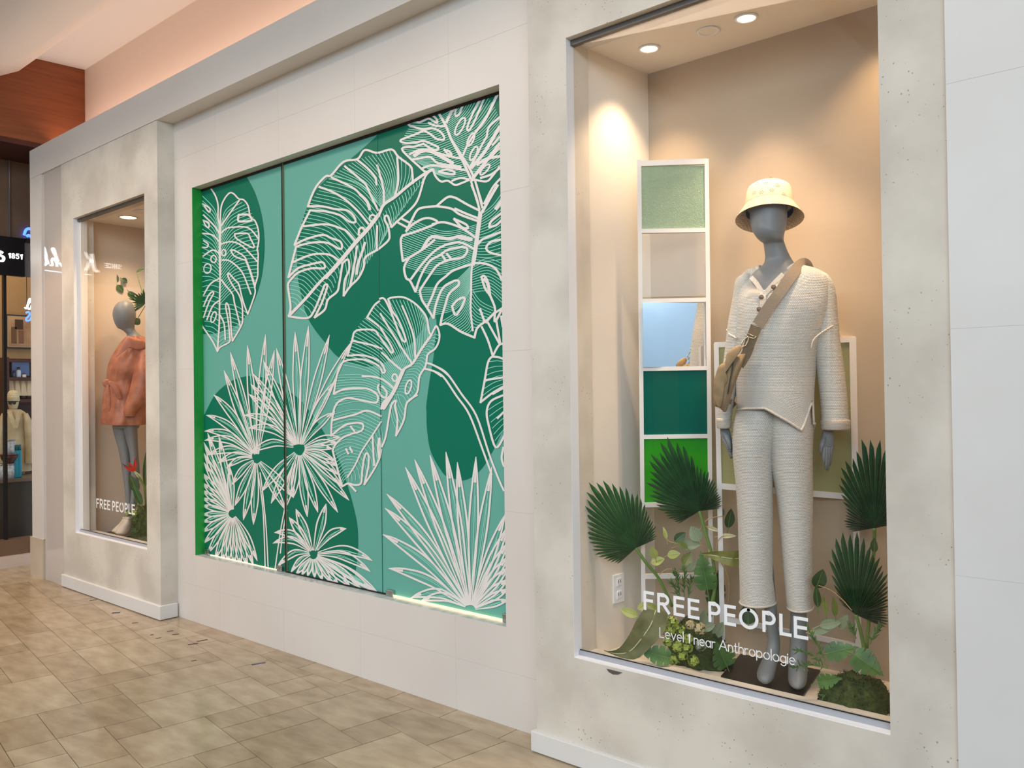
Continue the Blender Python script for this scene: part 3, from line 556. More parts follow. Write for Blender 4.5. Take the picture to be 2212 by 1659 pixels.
legL = [(940, 1608, 1668, .07, 0), (1100, 1618, 1662, .06, 0), (1240, 1640, 1672, .045, 0), (1300, 1649, 1677, .038, .005), (1350, 1655, 1681, .033, .008), (1385, 1658, 1685, .032, .006), (1410, 1652, 1684, .04, -.012), (1432, 1643, 1680, .055, -.03), (1448, 1636, 1676, .068, -.05), (1460, 1635, 1673, .072, -.055), (1466, 1641, 1668, .06, -.055)]
legR = [(940, 1680, 1742, .07, 0), (1100, 1692, 1740, .06, 0), (1240, 1702, 1742, .045, 0), (1310, 1707, 1742, .038, .005), (1360, 1706, 1743, .034, .008), (1395, 1706, 1744, .034, .004), (1425, 1704, 1744, .045, -.012), (1448, 1702, 1744.5, .062, -.035), (1462, 1701.5, 1744, .075, -.05), (1472, 1703, 1742, .076, -.055), (1478, 1709, 1737, .06, -.055)]
skin_body('body', V1, [(head_neck, 32)], [(legL, 20), (legR, 20)], man, M_SKIN)
# --- hands: palm, four fingers and thumb
def hand(name, V, wrist, knuckle, tips, thumb, parent, mater, wpx, d):
    bm = bmesh.new()
    W0, K0 = V.p(*wrist, d), V.p(*knuckle, d)
    ax = (K0-W0).normalized(); side = V.r; nrm = ax.cross(side).normalized()
    rg = []
    for t, w, th in ((-.35, .62, .017), (0, .68, .017), (.25, .85, .017), (.6, 1.0, .015), (1.0, .95, .013), (1.12, .7, .008)):
        c = W0+(K0-W0)*t; h = wpx*.00175/2*w
        rg.append([c+side*h*math.cos(a)+nrm*th*math.sin(a) for a in [2*math.pi*k/14 for k in range(14)]])
    b2 = loft(rg, uv=False); me = bpy.data.meshes.new('t'); b2.to_mesh(me); b2.free(); bm.from_mesh(me)
    nf = len(tips)
    for i, (tx, ty, dd) in enumerate(tips):
        o = (i-(nf-1)/2)*(wpx*.00175*.8/nf); st = K0+side*o-ax*.008; en = V.p(tx, ty, d+dd); mid = st*.5+en*.5+nrm*.004
        tube(bm, [st, st*.6+mid*.4, mid, mid*.5+en*.5, en], [.0085, .0085, .0078, .007, .0045], 8)
    a, b, c = [V.p(x, y, d+dd) for x, y, dd in thumb]; tube(bm, [a, b, c], [.010, .0088, .005], 8)
    return obj(name, bm, mater, parent, True)
hand('hand', V1, (1789, 922), (1788, 962), [(1779, 1000, -.012), (1784, 1013, -.006), (1787, 1016, .004), (1791, 1006, .014)], [(1781, 945, -.006), (1775, 962, -.014), (1773, 977, -.018)], man, M_SKIN, 26, .0)
hand('hand', V1, (1563, 915), (1570, 950), [(1578, 975, -.02), (1580, 988, -.008), (1580, 990, .006), (1579, 980, .018)], [(1567, 935, -.016), (1574, 955, -.026), (1577, 970, -.03)], man, M_SKIN, 22, .0)
# --- pullover
def neck_drop(t, a, py):
    f = max(0, -math.sin(a+.50)); return (f**4)*max(0, 630+(py-574)*.2-py) if py < 644 else 0
def hem_drop(t, a, py):
    if t < .86: return neck_drop(t, a, py)
    k = (t-.86)/.14; fr = max(0, -math.sin(a)); rt = max(0, math.cos(a))
    a_ = a % (2*math.pi)
    if a_ < math.pi or a_ > 5.9: return k*(62*max(0, math.sin(a)) if 0 < a_ < math.pi else 0)+k*(46 if (a_ > 5.9 or a_ < .5) else 0)*.6
    front = max(0, 46*(1-(5.42-a_)/.95)) if a_ < 5.42 else max(-20, 46-(a_-5.42)/.4*60)
    return k*(front-6*fr)
torso = [(574, 1638, 1734, .062, .01), (576, 1626, 1748, .078, .008), (584, 1608, 1772, .098, .004), (600, 1597, 1793, .116, 0), (630, 1590, 1798, .132, 0), (670, 1586, 1794, .14, -.004), (720, 1584, 1778, .142, -.006), (770, 1585, 1764, .14, -.006), (820, 1587, 1760, .14, -.008), (860, 1589, 1759, .142, -.01), (886, 1590, 1760, .145, -.01)]
top = thing('knit_pullover', (-1.29, 3.03, 1.3), 'oatmeal knitted pullover with buttoned neckline worn by the grey mannequin', 'sweater')
tr = V1.rings(torso, 72, 6, hem_drop, 1.0, .03, 3)
obj('body', loft(tr, closed_ends=False), M_KNIT, top, True)
b = bmesh.new(); tube(b, [p+Vector((0, 0, 0)) for p in tr[-1]]+[tr[-1][0]], .0042, 8); obj('rolled_hem', b, M_PLAIN, top, True)
rg = tr[1]; b = bmesh.new(); tube(b, [p-V1.v*.002 for p in rg]+[rg[0]-V1.v*.002], .0062, 8); obj('collar', b, M_PLAIN, top, True)
sleeveR = [(585, 1752, 1772, .03, .0), (598, 1750, 1792, .055, .0), (630, 1754, 1805, .062, .0), (690, 1755, 1811, .066, -.002), (742, 1756, 1816, .068, -.002), (800, 1764, 1824, .068, -.002), (860, 1771, 1831, .066, -.004), (908, 1774, 1834, .066, -.005)]
sleeveL = [(592, 1604, 1622, .03, .0), (606, 1589, 1626, .05, .0), (640, 1583, 1624, .06, .0), (700, 1572, 1616, .064, 0), (760, 1565, 1608, .064, 0), (820, 1558, 1598, .06, 0), (870, 1552, 1586, .056, 0), (905, 1549, 1580, .054, 0)]
obj('sleeve', loft(V1.rings(sleeveR, 36, 6, None, 1, .035, 9), closed_ends=False), M_KNIT, top, True)
obj('sleeve', loft(V1.rings(sleeveL, 36, 6, None, 1, .035, 5), closed_ends=False), M_KNIT, top, True)
obj('cuff', loft(V1.rings([(928, 1778, 1832, .055, -.005), (927, 1774, 1836, .068, -.005), (918, 1773, 1837.5, .072, -.005), (909, 1772.5, 1837, .072, -.005), (905, 1775, 1834, .064, -.005)], 36, 3), closed_ends=False), M_RIB, top, True)
obj('cuff', loft(V1.rings([(925, 1552, 1576, .045, 0), (924, 1549, 1579, .056, 0), (915, 1547.5, 1580.5, .06, 0), (906, 1547, 1580, .06, 0), (902, 1549.5, 1579, .052, 0)], 30, 3), closed_ends=False), M_RIB, top, True)
b = bmesh.new(); tube(b, [V1.p(x, y, d) for x, y, d in cr([(1752, 752, -.11), (1757, 735, -.112), (1770, 722, -.1), (1790, 709, -.08), (1811, 697, -.02)], 5)], .0032, 8); obj('armhole_seam', b, M_PLAIN, top, True)
b = bmesh.new(); tube(b, [V1.p(x, y, d) for x, y, d in cr([(1570.5, 712, 0), (1576, 722, -.05), (1586, 728, -.075), (1590, 730, -.1)], 5)], .0032, 8); obj('armhole_seam', b, M_PLAIN, top, True)
def strip(bm, path, w, V, lift=0):
    """flat band following px path (x,y,d) facing the viewer, w in px, with 3 mm thickness"""
    q = cr(path, 5); rows = []
    for i, a in enumerate(q):
        f, g = q[max(i-1, 0)], q[min(i+1, len(q)-1)]; dx, dy = g[0]-f[0], g[1]-f[1]; l = math.hypot(dx, dy) or 1
        ww = w if not callable(w) else w(i/(len(q)-1)); nx, ny = -dy/l*ww/2, dx/l*ww/2
        A, B = V.p(a[0]+nx, a[1]+ny, a[2]), V.p(a[0]-nx, a[1]-ny, a[2]); rows.append([bm.verts.new(p) for p in (A-V.v*.0015, B-V.v*.0015, B+V.v*.0015, A+V.v*.0015)])
    for i in range(len(rows)-1):
        for k in range(4): bm.faces.new((rows[i][k], rows[i][(k+1) % 4], rows[i+1][(k+1) % 4], rows[i+1][k]))
    bm.faces.new(rows[0]); bm.faces.new(rows[-1][::-1]); bmesh.ops.recalc_face_normals(bm, faces=bm.faces); return bm
obj('placket', strip(bmesh.new(), [(1648, 628, -.128), (1648, 650, -.141), (1646, 690, -.148)], 13, V1), M_PLAIN, top)
obj('placket_edge', strip(bmesh.new(), [(1622, 598, -.105), (1634, 612, -.118), (1648, 634, -.132)], 10, V1), M_PLAIN, top)
obj('placket_edge', strip(bmesh.new(), [(1692, 592, -.105), (1672, 612, -.122), (1651, 636, -.133)], 10, V1), M_PLAIN, top)
M_BTN = mat('horn_button', srgb(120, 96, 78), .3)
for x, y, d in ((1644.5, 642, -.150), (1671, 620, -.134), (1640, 668, -.155)):
    c = V1.p(x, y, d); bm = lathe(bmesh.new(), [(.0005, 0), (.0085, 0), (.009, .002), (.0072, .0034), (.0005, .003)], seg=18)
    bm.transform(Matrix.Translation(c) @ (-V1.v).to_track_quat('Z', 'Y').to_matrix().to_4x4()); obj('button', bm, M_BTN, top, True)
# --- trousers
pants = thing('knit_trousers', (-1.29, 3.03, .62), 'oatmeal knitted wide-leg trousers on the grey mannequin in the right window', 'trousers')
pL = [(862, 1596, 1690, .11, 0), (890, 1589, 1692, .122, 0), (930, 1582, 1684, .125, 0), (975, 1582, 1673, .115, 0), (1010, 1585, 1671, .105, 0), (1050, 1589, 1670, .098, 0), (1110, 1593, 1670, .09, 0), (1170, 1595, 1669, .086, 0), (1240, 1597, 1671, .084, 0), (1285, 1598, 1675, .085, 0), (1300, 1598, 1677, .086, 0)]
pR = [(862, 1655, 1752, .11, .004), (890, 1650, 1757, .122, .004), (930, 1655, 1757, .125, .004), (975, 1660, 1756, .115, .004), (1010, 1664, 1756, .105, .004), (1050, 1673, 1756, .098, .004), (1110, 1681, 1756, .09, .004), (1170, 1687, 1755.5, .086, .004), (1240, 1692, 1756, .084, .004), (1295, 1698, 1757, .085, .004), (1310, 1700, 1757.5, .086, .004)]
for nm, rw, sd in (('leg_panel', pL, 2), ('leg_panel', pR, 8)):
    rr = V1.rings(rw, 44, 6, None, 1, .02, sd); obj(nm, loft(rr, closed_ends=False), M_KNIT, pants, True)
    b = bmesh.new(); tube(b, rr[-1]+[rr[-1][0]], .0035, 8); obj('rolled_hem', b, M_PLAIN, pants, True)
# --- bucket hat
hat = thing('bucket_hat', (-1.30, 3.03, 2.12), 'pale straw-coloured woven bucket hat on the grey mannequin in the right window', 'hat')
def weave(name, c1, c2, sc):
    m = mat(name, c1, .85, spec=.2); b_ = m.node_tree.nodes['Principled BSDF']; tc = N(m, 'ShaderNodeTexCoord')
    v = N(m, 'ShaderNodeTexVoronoi'); v.inputs['Scale'].default_value = sc; v.inputs['Randomness'].default_value = .25; lk(m, tc.outputs['Object'], v.inputs['Vector'])
    c = N(m, 'ShaderNodeValToRGB'); c.color_ramp.elements[0].color = (*c1, 1); c.color_ramp.elements[1].color = (*c2, 1); c.color_ramp.elements[0].position = .25; c.color_ramp.elements[1].position = .6
    lk(m, v.outputs['Distance'], c.inputs[0]); lk(m, c.outputs[0], b_.inputs['Base Color']); return m
M_HAT = mat('hat_linen', srgb(226, 204, 174), .9, spec=.1); M_BRIM = weave('hat_weave', srgb(228, 208, 178), srgb(190, 162, 124), 150)
HT = Matrix.Translation(V1.p(1662, 470, 0)) @ Matrix.Rotation(math.radians(-15), 4, V1.r)
def hpart(name, prof, m, seg=48, yr=1.0):
    b = lathe(bmesh.new(), prof, seg=seg, cap=False); b.transform(HT @ Matrix.Scale(1.0, 4)); bmesh.ops.recalc_face_normals(b, faces=b.faces); return obj(name, b, m, hat, True)
hpart('crown', [(.0005, .134), (.04, .134), (.066, .129), (.078, .120), (.083, .106), (.0875, .075), (.0905, .048), (.0905, .046), (.086, .048), (.079, .11), (.06, .124), (.0005, .128)], M_HAT)
hpart('brim', [(.0905, .050), (.098, .037), (.110, .018), (.1235, -.004), (.1250, -.0065), (.1225, -.006), (.108, .014), (.096, .034), (.086, .047)], M_BRIM)
hpart('band', [(.0912, .046), (.0922, .047), (.0918, .050), (.0908, .051)], mat('hat_stitch', srgb(196, 170, 132), .9))
hpart('sweatband', [(.0855, .020), (.0860, .020), (.0862, .049), (.0850, .049)], mat('hat_lining', srgb(74, 46, 34), .8))
b = bmesh.new(); vx = (HT.to_3x3().inverted() @ -V1.v); a0 = math.atan2(vx.y, vx.x)
for da, zz_ in ((-.62, .07), (-.30, .062), (.12, .066), (.62, .052), (-.12, .10), (.36, .088), (-.5, .108), (.1, .118)):
    for k in range(7):
        a = a0+da+(.075*math.cos(k*1.047) if k else 0); z = zz_+(.0062*math.sin(k*1.047) if k else 0); r = .0912-(z-.048)*.085 if z < .105 else .0795
        c = Vector((r*math.cos(a), r*math.sin(a), z)); n = Vector((math.cos(a), math.sin(a), .1)).normalized(); t1 = Vector((-math.sin(a), math.cos(a), 0)); t2 = n.cross(t1)
        b.faces.new([b.verts.new(c+n*.0012+t1*.0019*math.cos(w)+t2*.0019*math.sin(w)) for w in [i*math.pi/3 for i in range(6)]])
b.transform(HT); obj('eyelets', b, mat('eyelet_brown', srgb(112, 78, 48), .9), hat)['kind'] = 'stuff'
# --- crossbody bag
M_SUE = noisy('olive_suede', srgb(142, 118, 84), srgb(164, 138, 100), 30, .8, .3, 120); M_WEB = noisy('webbing_strap', srgb(158, 140, 118), srgb(148, 130, 108), 80, .8, stretch=(1, 1, 6)); M_BRS = mat('pale_brass', srgb(205, 190, 160), .25, metal=1)
M_SUE2 = noisy('dark_olive_suede', srgb(112, 96, 70), srgb(126, 108, 80), 30, .8)
bag = thing('sling_bag', (-1.45, 2.95, 1.2), 'olive suede crossbody sling bag hung across the knit pullover', 'bag')
ZB = lambda s: [(1460+.2411*float(a.split(',')[0]), 540+.2411*float(a.split(',')[1])) for a in s.split()]
def pillow(outline, V, d0, thick, n=5, c=None, tilt=None):
    """closed cushion shape: outline in px, bulging by thick to both sides"""
    q = cr(outline, 5, True); cx = sum(p[0] for p in q)/len(q); cy = sum(p[1] for p in q)/len(q)
    if c: cx, cy = c
    f = tilt or (lambda x, y: 0)
    bm = bmesh.new(); R_ = []
    for side in (-1, 1):
        rr = []
        for i in range(n+1):
            t = i/n; s_ = math.cos(t*math.pi/2)**.6 if t < 1 else .02; dep = thick*math.sin(t*math.pi/2)
            if i == 0 and side == 1: rr.append(R_[0][0]); continue
            rr.append([bm.verts.new(V.p(cx+(x-cx)*s_, cy+(y-cy)*s_, d0+side*dep+f(x, y))) for x, y in q])
        R_.append(rr)
        for i in range(n):
            for k in range(len(q)): bm.faces.new((rr[i][k], rr[i][(k+1) % len(q)], rr[i+1][(k+1) % len(q)], rr[i+1][k]))
        bm.faces.new(rr[-1])
    bmesh.ops.recalc_face_normals(bm, faces=bm.faces); return bm
obj('pouch', pillow(ZB('575,935 520,950 475,1000 450,1060 400,1150 350,1250 338,1330 345,1395 395,1418 430,1450 455,1440 480,1370 520,1230 560,1120 610,1000 625,930'), V1, -.165, .04), M_SUE, bag, True)
obj('flap', pillow(ZB('590,880 560,855 500,885 455,930 440,1000 385,1040 350,1140 335,1250 338,1330 380,1410 415,1380 430,1260 470,1190 440,1130 445,1040 480,970 560,930'), V1, -.195, .016), M_SUE, bag, True)
obj('gusset', strip(bmesh.new(), [(x, y, -.203) for x, y in ZB('545,960 510,1060 490,1180 465,1290 440,1440')], 5, V1), M_SUE2, bag)
b = bmesh.new(); tube(b, [V1.p(x, y, -.2075) for x, y in cr(ZB('520,960 505,1060 480,1190 465,1290'), 6)], .0018, 6); obj('zip', b, mat('zip_dark', srgb(60, 48, 34), .6), bag)
obj('strap', strip(bmesh.new(), [(1748, 590, .05), (1742, 573, .01), (1732, 571, -.055), (1712, 592, -.121), (1684, 632, -.150), (1660, 665, -.158), (1637, 702, -.162)], 25, V1), M_WEB, bag)
obj('lower_strap', strip(bmesh.new(), [(1634, 705, -.166), (1622, 735, -.170), (1612, 765, -.168), (1597, 790, -.172)], lambda t: 25-5*t, V1), M_SUE2, bag)
obj('strap', strip(bmesh.new(), [(1748, 590, .05), (1746, 598, .11), (1738, 620, .150), (1700, 700, .158), (1640, 790, .15), (1592, 850, .12), (1578, 872, .0), (1572, 868, -.12)], 22, V1), M_WEB, bag)
b = bmesh.new(); tube(b, [V1.p(x, y, -.178) for x, y in ZB('625,735 620,760 650,780 700,795 715,780 718,770')], .0022, 8); tube(b, [V1.p(x, y, -.178) for x, y in ZB('625,735 650,750 690,770 718,770')], .0016, 8); obj('buckle', b, M_BRS, bag, True)
b = bmesh.new(); tube(b, [V1.p(x, y, -.184) for x, y in cr(ZB('650,775 615,800 590,840 600,860 625,855 645,815 652,780'), 4)], .0024, 8); tube(b, [V1.p(x, y, -.184) for x, y in ZB('598,855 602,885')], .003, 8); obj('clasp', b, M_BRS, bag, True)
# --- black base plate
b = bmesh.new(); c4 = [PZ(1557, 1460, ZF+.008), PZ(1735, 1503, ZF+.008), PZ(1772, 1447, ZF+.008), PZ(1600, 1412, ZF+.008)]
hexa(b, [p-Vector((0, 0, .008)) for p in c4], c4); bmesh.ops.recalc_face_normals(b, faces=b.faces)
tag(obj('base_plate', b, mat('black_plate', srgb(38, 33, 31), .3)), 'square black base plate under the grey mannequin feet in the right window', 'base plate')
# --- tall white frame with coloured panes
M_FRM = mat('white_frame', srgb(236, 230, 224), .5)
VF = View(-1.865, 3.06)
fr = thing('tall_white_frame', tuple(VF.p(1455, 1380, 0)[:2])+(ZF,), 'tall narrow white window frame with stacked coloured panes left of the mannequin', 'frame')
def fbar(name, a, b_, w, par, V, dep=.022, m=None):
    e_ = .0015 if name == 'crossbar' else 0; A, B = V.p(*a, e_), V.p(*b_, e_); bm = bmesh.new(); t = (B-A).normalized(); s_ = t.cross(V.v).normalized()*(w*.00175/2); n = V.v*dep
    hexa(bm, [A-s_, A+s_, A+s_+n, A-s_+n], [B-s_, B+s_, B+s_+n, B-s_+n]); bmesh.ops.recalc_face_normals(bm, faces=bm.faces); return obj(name, bm, m or M_FRM, par)
def fl(V, x, y, x2):
    """pixel on the display floor straight below"""
    y2 = y
    while V.p(x2, y2).z > ZF and y2 < 1659: y2 += .5
    return (x2, y2)
fbar('post', (1380.5, 345), fl(VF, 0, 1380, 1391), 10, fr, VF); fbar('post', (1526.5, 343), fl(VF, 0, 1360, 1538), 10, fr, VF)
for ya, yb, w in ((353, 348, 13), (499, 496.5, 10), (650, 647, 10), (797, 795, 10), (944, 942, 10), (1091, 1088, 11), (1246, 1243, 11)):
    fbar('crossbar', (1381+(ya-345)*.010, ya), (1527+(yb-343)*.011, yb), w, fr, VF, .02)
def pane(name, y0, y1, m, par, th=.003, dz=.010, xa=1385, xb=1523, V=VF):
    o = .010; q = [V.p(xa+(y0-345)*o, y0, dz), V.p(xb+(y0-345)*o, y0, dz), V.p(xb+(y1-345)*o, y1, dz), V.p(xa+(y1-345)*o, y1, dz)]
    bm = bmesh.new(); hexa(bm, q, [p+V.v*th for p in q]); bmesh.ops.recalc_face_normals(bm, faces=bm.faces); return obj(name, bm, m, par)
def film(name, tint, fac, rough, diff, bump=0, trl=.3):
    if name in MATS: return MATS[name]
    m = mat(name, diff, rough); b_ = m.node_tree.nodes['Principled BSDF']; out = m.node_tree.nodes['Material Output']
    t = N(m, 'ShaderNodeBsdfTransparent'); t.inputs[0].default_value = (*tint, 1); mx = N(m, 'ShaderNodeMixShader'); mx.inputs[0].default_value = fac
    lk(m, t.outputs[0], mx.inputs[1]); lk(m, b_.outputs[0], mx.inputs[2]); lk(m, mx.outputs[0], out.inputs[0])
    if bump:
        nz = N(m, 'ShaderNodeTexNoise'); nz.inputs['Scale'].default_value = 26; nz.inputs['Detail'].default_value = 3; nz.inputs['Distortion'].default_value = 1.5
        bp = N(m, 'ShaderNodeBump'); bp.inputs['Strength'].default_value = bump; bp.inputs['Distance'].default_value = .01; lk(m, nz.outputs[0], bp.inputs['Height']); lk(m, bp.outputs[0], b_.inputs['Normal'])
    return m
tag(pane('pane', 358, 496, film('film_mint', srgb(205, 225, 205), .5, .15, srgb(190, 214, 190), .6), fr), 'pale mint crinkled film pane')
tag(pane('pane', 502, 646, glassmat('clear_pane', (.97, .97, .95)), fr), 'clear glass pane')
q = [VF.p(1388, 653, -.010), VF.p(1526, 653, .028), VF.p(1527, 793, .028), VF.p(1389, 793, -.010)]; b = bmesh.new(); hexa(b, q, [p+VF.v*.003 for p in q]); bmesh.ops.recalc_face_normals(b, faces=b.faces)
tag(obj('pane', b, mat('mirror', (.93, .95, .97), .0, metal=1), fr), 'mirror pane')
tag(pane('pane', 800, 940, mat('teal_acrylic', srgb(0, 92, 74), .12), fr), 'dark teal pane')
tag(pane('pane', 947, 1087, film('film_green', srgb(90, 225, 50), .5, .1, srgb(70, 190, 40)), fr), 'bright translucent green pane')
# --- wide white frame behind the mannequin
VB = View(-1.30, 3.20)
fr2 = thing('wide_white_frame', (-1.30, 3.22, ZF), 'wide white frame with olive glass standing behind the grey mannequin', 'frame')
fbar('post', (1547, 742), fl(VB, 0, 1370, 1562), 11, fr2, VB, .02); fbar('post', (1843, 728), fl(VB, 0, 1400, 1858), 16, fr2, VB, .02)
fbar('crossbar', (1543, 745), (1850, 733), 12, fr2, VB, .018); fbar('crossbar', (1552, 1050), (1846, 1074), 13, fr2, VB, .018); fbar('crossbar', (1558, 1336), (1860, 1398), 10, fr2, VB, .018)
q = [VB.p(1548, 748, .008), VB.p(1842, 737, .008), VB.p(1848, 1070, .008), VB.p(1556, 1048, .008)]; b = bmesh.new(); hexa(b, q, [p+VB.v*.003 for p in q]); bmesh.ops.recalc_face_normals(b, faces=b.faces)
tag(obj('pane', b, film('film_olive', srgb(226, 226, 184), .55, .25, srgb(196, 194, 142)), fr2), 'olive tinted pane')
# --- wall outlet, lamps
ou = thing('wall_outlet', (-2.0, 3.03, .65), 'white double wall outlet on the side wall of the right display window', 'outlet')
sx_ = lambda y: -2.036+(y-2.858)*(.041/(YB+.01-2.858))
a0_, b0_ = 2.985, 3.055
b = bmesh.new(); hexa(b, [(sx_(a0_), a0_, .592), (sx_(b0_), b0_, .592), (sx_(b0_), b0_, .712), (sx_(a0_), a0_, .712)], [(sx_(a0_)+.006, a0_, .592), (sx_(b0_)+.006, b0_, .592), (sx_(b0_)+.006, b0_, .712), (sx_(a0_)+.006, a0_, .712)]); bmesh.ops.recalc_face_normals(b, faces=b.faces); obj('cover_plate', b, M_WHT, ou)
for zc in (.625, .68):
    s_ = obj('socket', bx(sx_(3.02)+.004, sx_(3.02)+.0085, 3.003, 3.037, zc-.017, zc+.017, bev=.002), M_WHT, ou)
    for yy in (3.012, 3.028): obj('slot', bx(sx_(3.02)+.008, sx_(3.02)+.0088, yy-.002, yy+.002, zc-.004, zc+.009), mat('slot_dark', (.08, .07, .06), .6), s_)
M_LAMP = mat('lamp_glow', (1, .86, .62), .5, emit=9, emitcol=(1, .84, .58))
def can(px_, py_, z, label, lit, r=.036, grp='recessed ceiling lamps'):
    c = PZ(px_, py_, z); t = thing('recessed_lamp' if lit else 'ceiling_cap', tuple(c), label, 'lamp' if lit else 'cover')
    b = lathe(bmesh.new(), [(r, 0), (r+.010, -.001), (r+.010, -.005), (r, -.006), (r-.003, .002)], tuple(c), 28, False); obj('trim_ring', b, M_WHT, t, True)
    b = lathe(bmesh.new(), [(.0005, -.0025), (r-.001, -.0025)], tuple(c), 24, False); obj('lens' if lit else 'plate', b, M_LAMP if lit else M_BOXW, t); return c
l1 = can(1402, 104, ZC, 'lit recessed lamp nearest the left corner of the right display ceiling', True); l2 = can(1612, 38, ZC, 'lit recessed lamp near the middle of the right display ceiling', True); can(1530, 66, ZC, 'round white cover plate between two lit lamps on the display ceiling', False)
spot('display_spot', (l1.x, l1.y, ZC-.012), (-2.0, l1.y-.03, .6), 34, WARM, 90, .8, .03)
spot('display_spot', (l2.x, l2.y-.02, ZC-.012), (-1.5, 2.98, .4), 58, WARM, 74, .8, .03)
spot('display_spot', (-.93, 3.08, ZC-.012), (-.95, 3.28, 1.9), 14, (1, .70, .40), 90, .8, .03)
spot('display_spot', (-1.15, 2.86, ZC-.03), (-1.25, 2.98, .4), 52, WARM, 70, .8, .03)  # added spot without a ceiling fitting, brightens the lower display and floor
# ================================================================ FOLIAGE
def leafmat(name, c1, c2, rough=.42, trl=0): return noisy(name, srgb(*c1), srgb(*c2), 18, rough, .15, 60, 3)
LM = dict(lime=leafmat('leaf_lime', (150, 164, 76), (172, 180, 100)), sage=leafmat('leaf_sage', (126, 144, 112), (146, 160, 128), .6), olive=leafmat('leaf_olive', (110, 118, 50), (142, 140, 72)), dark=leafmat('leaf_dark', (40, 66, 34), (58, 84, 44)),
          mid=leafmat('leaf_mid', (62, 100, 46), (90, 126, 60)), pale=leafmat('leaf_pale', (196, 192, 138), (210, 206, 160)), palm=leafmat('leaf_palm', (36, 86, 44), (52, 104, 54), .38), palmd=leafmat('leaf_palm_dark', (26, 70, 40), (38, 84, 48), .36), ban=leafmat('leaf_banana', (96, 98, 58), (120, 118, 74), .5))
M_STEM = mat('stem_green', srgb(104, 134, 62), .5); M_TWIG = mat('twig_tan', srgb(178, 150, 104), .6)
def blade(bm, base, tip, w, nrm, fold=.25, curl=.0, n=10, notch=0, prof=None):
    """leaf surface from base to tip: folded along the midrib, curling towards -nrm at the tip"""
    base, tip = Vector(base), Vector(tip); ax = tip-base; L = ax.length; t = ax/L; nrm = Vector(nrm); nrm = (nrm-t*nrm.dot(t)).normalized(); s = t.cross(nrm); rows = []
    for i in range(n+1):
        u = i/n; ww = w/2*(prof(u) if prof else (math.sin(math.pi*min(1, u*.98+.02)**.8)**.8))
        if notch and i % 6 == 5 and .1 < u < .95: ww *= 1-notch
        c = base+ax*u-nrm*(curl*L*u*u); e = nrm*(fold*ww)
        rows.append((bm.verts.new(c+s*ww+e), bm.verts.new(c+s*ww*.5+e*.6), bm.verts.new(c), bm.verts.new(c-s*ww*.5+e*.6), bm.verts.new(c-s*ww+e)))
    for i in range(n):
        for k in range(4): bm.faces.new((rows[i][k], rows[i][k+1], rows[i+1][k+1], rows[i+1][k]))
    return bm
def fanpalm(V, hub, spec, k, stem, d, label, m, cup=.10, sd=1):
    """palmate leaf: spec = [(angle in degrees, radius)] around the hub, k = px per unit"""
    h0 = V.p(*hub, d); t = thing('palm_leaf', tuple(h0), label, 'palm leaf', 'fan palm leaves in the right display window')
    rr = random.Random(sd); a0, a1 = spec[0][0], spec[-1][0]; n = max(18, int((a1-a0)/5.2))
    def rad(a):
        for (p, r0), (q, r1) in zip(spec, spec[1:]):
            if p <= a <= q: return r0+(r1-r0)*(a-p)/(q-p)
        return spec[-1][1]
    P = lambda a, r, dd: V.p(hub[0]+math.cos(math.radians(a))*r*k, hub[1]-math.sin(math.radians(a))*r*k, d+dd)
    da = (a1-a0)/n
    for i in range(n):
        a = a0+(i+.5)*da; r = rad(a)*rr.uniform(.94, 1.04); ri = r*rr.uniform(.74, .80); sg = cup*r*k*.00175
        bm = bmesh.new(); hub_v = bm.verts.new(P(a, 0, 0)); c = lambda u: -sg*u*u+.02*math.sin(i*1.7)*u*u*.3
        L0, R0 = bm.verts.new(P(a+da/2, ri*.5, c(.5)+.004)), bm.verts.new(P(a-da/2, ri*.5, c(.5)+.004)); M0 = bm.verts.new(P(a, ri*.5, c(.5)-.005))
        L1, R1 = bm.verts.new(P(a+da/2*.95, ri, c(ri/r)+.006)), bm.verts.new(P(a-da/2*.95, ri, c(ri/r)+.006)); M1 = bm.verts.new(P(a, ri, c(ri/r)-.006))
        L2, R2 = bm.verts.new(P(a+da/2*.62, r*.90, c(.84)+.004)), bm.verts.new(P(a-da/2*.62, r*.90, c(.84)+.004)); M2 = bm.verts.new(P(a, r*.90, c(.84)-.004)); T = bm.verts.new(P(a+rr.uniform(-1, 1), r, c(1)))
        for f in ((hub_v, L0, M0), (hub_v, M0, R0), (L0, L1, M1, M0), (M0, M1, R1, R0), (L1, L2, M2, M1), (M1, M2, R2, R1), (L2, T, M2), (M2, T, R2)): bm.faces.new(f)
        obj('leaflet', bm, m, t)
    b = bmesh.new(); q = [h0]+[V.p(x, y, d+dd) for x, y, dd in stem]; tube(b, cr([tuple(p) for p in q], 5) if len(q) > 2 else q, .0065, 8); obj('stem', b, M_STEM, t, True); return t
VA, VR = View(-1.72, 3.0), View(-1.02, 3.0)
fanpalm(View(-1.82, 2.97), (1374, 1184), [(24, 170), (28, 182), (60, 260), (71, 300), (86, 396), (102, 496), (114, 566), (125, 614), (131, 578), (143, 493), (155, 445), (166, 406), (184, 336), (207, 235), (222, 188)], .2773, [(1395, 1215, .0), (1424, 1251, .01), (1452, 1310, .02)], 0, 'green fan palm leaf at the far left of the right display window', LM['palm'], .16, 3)
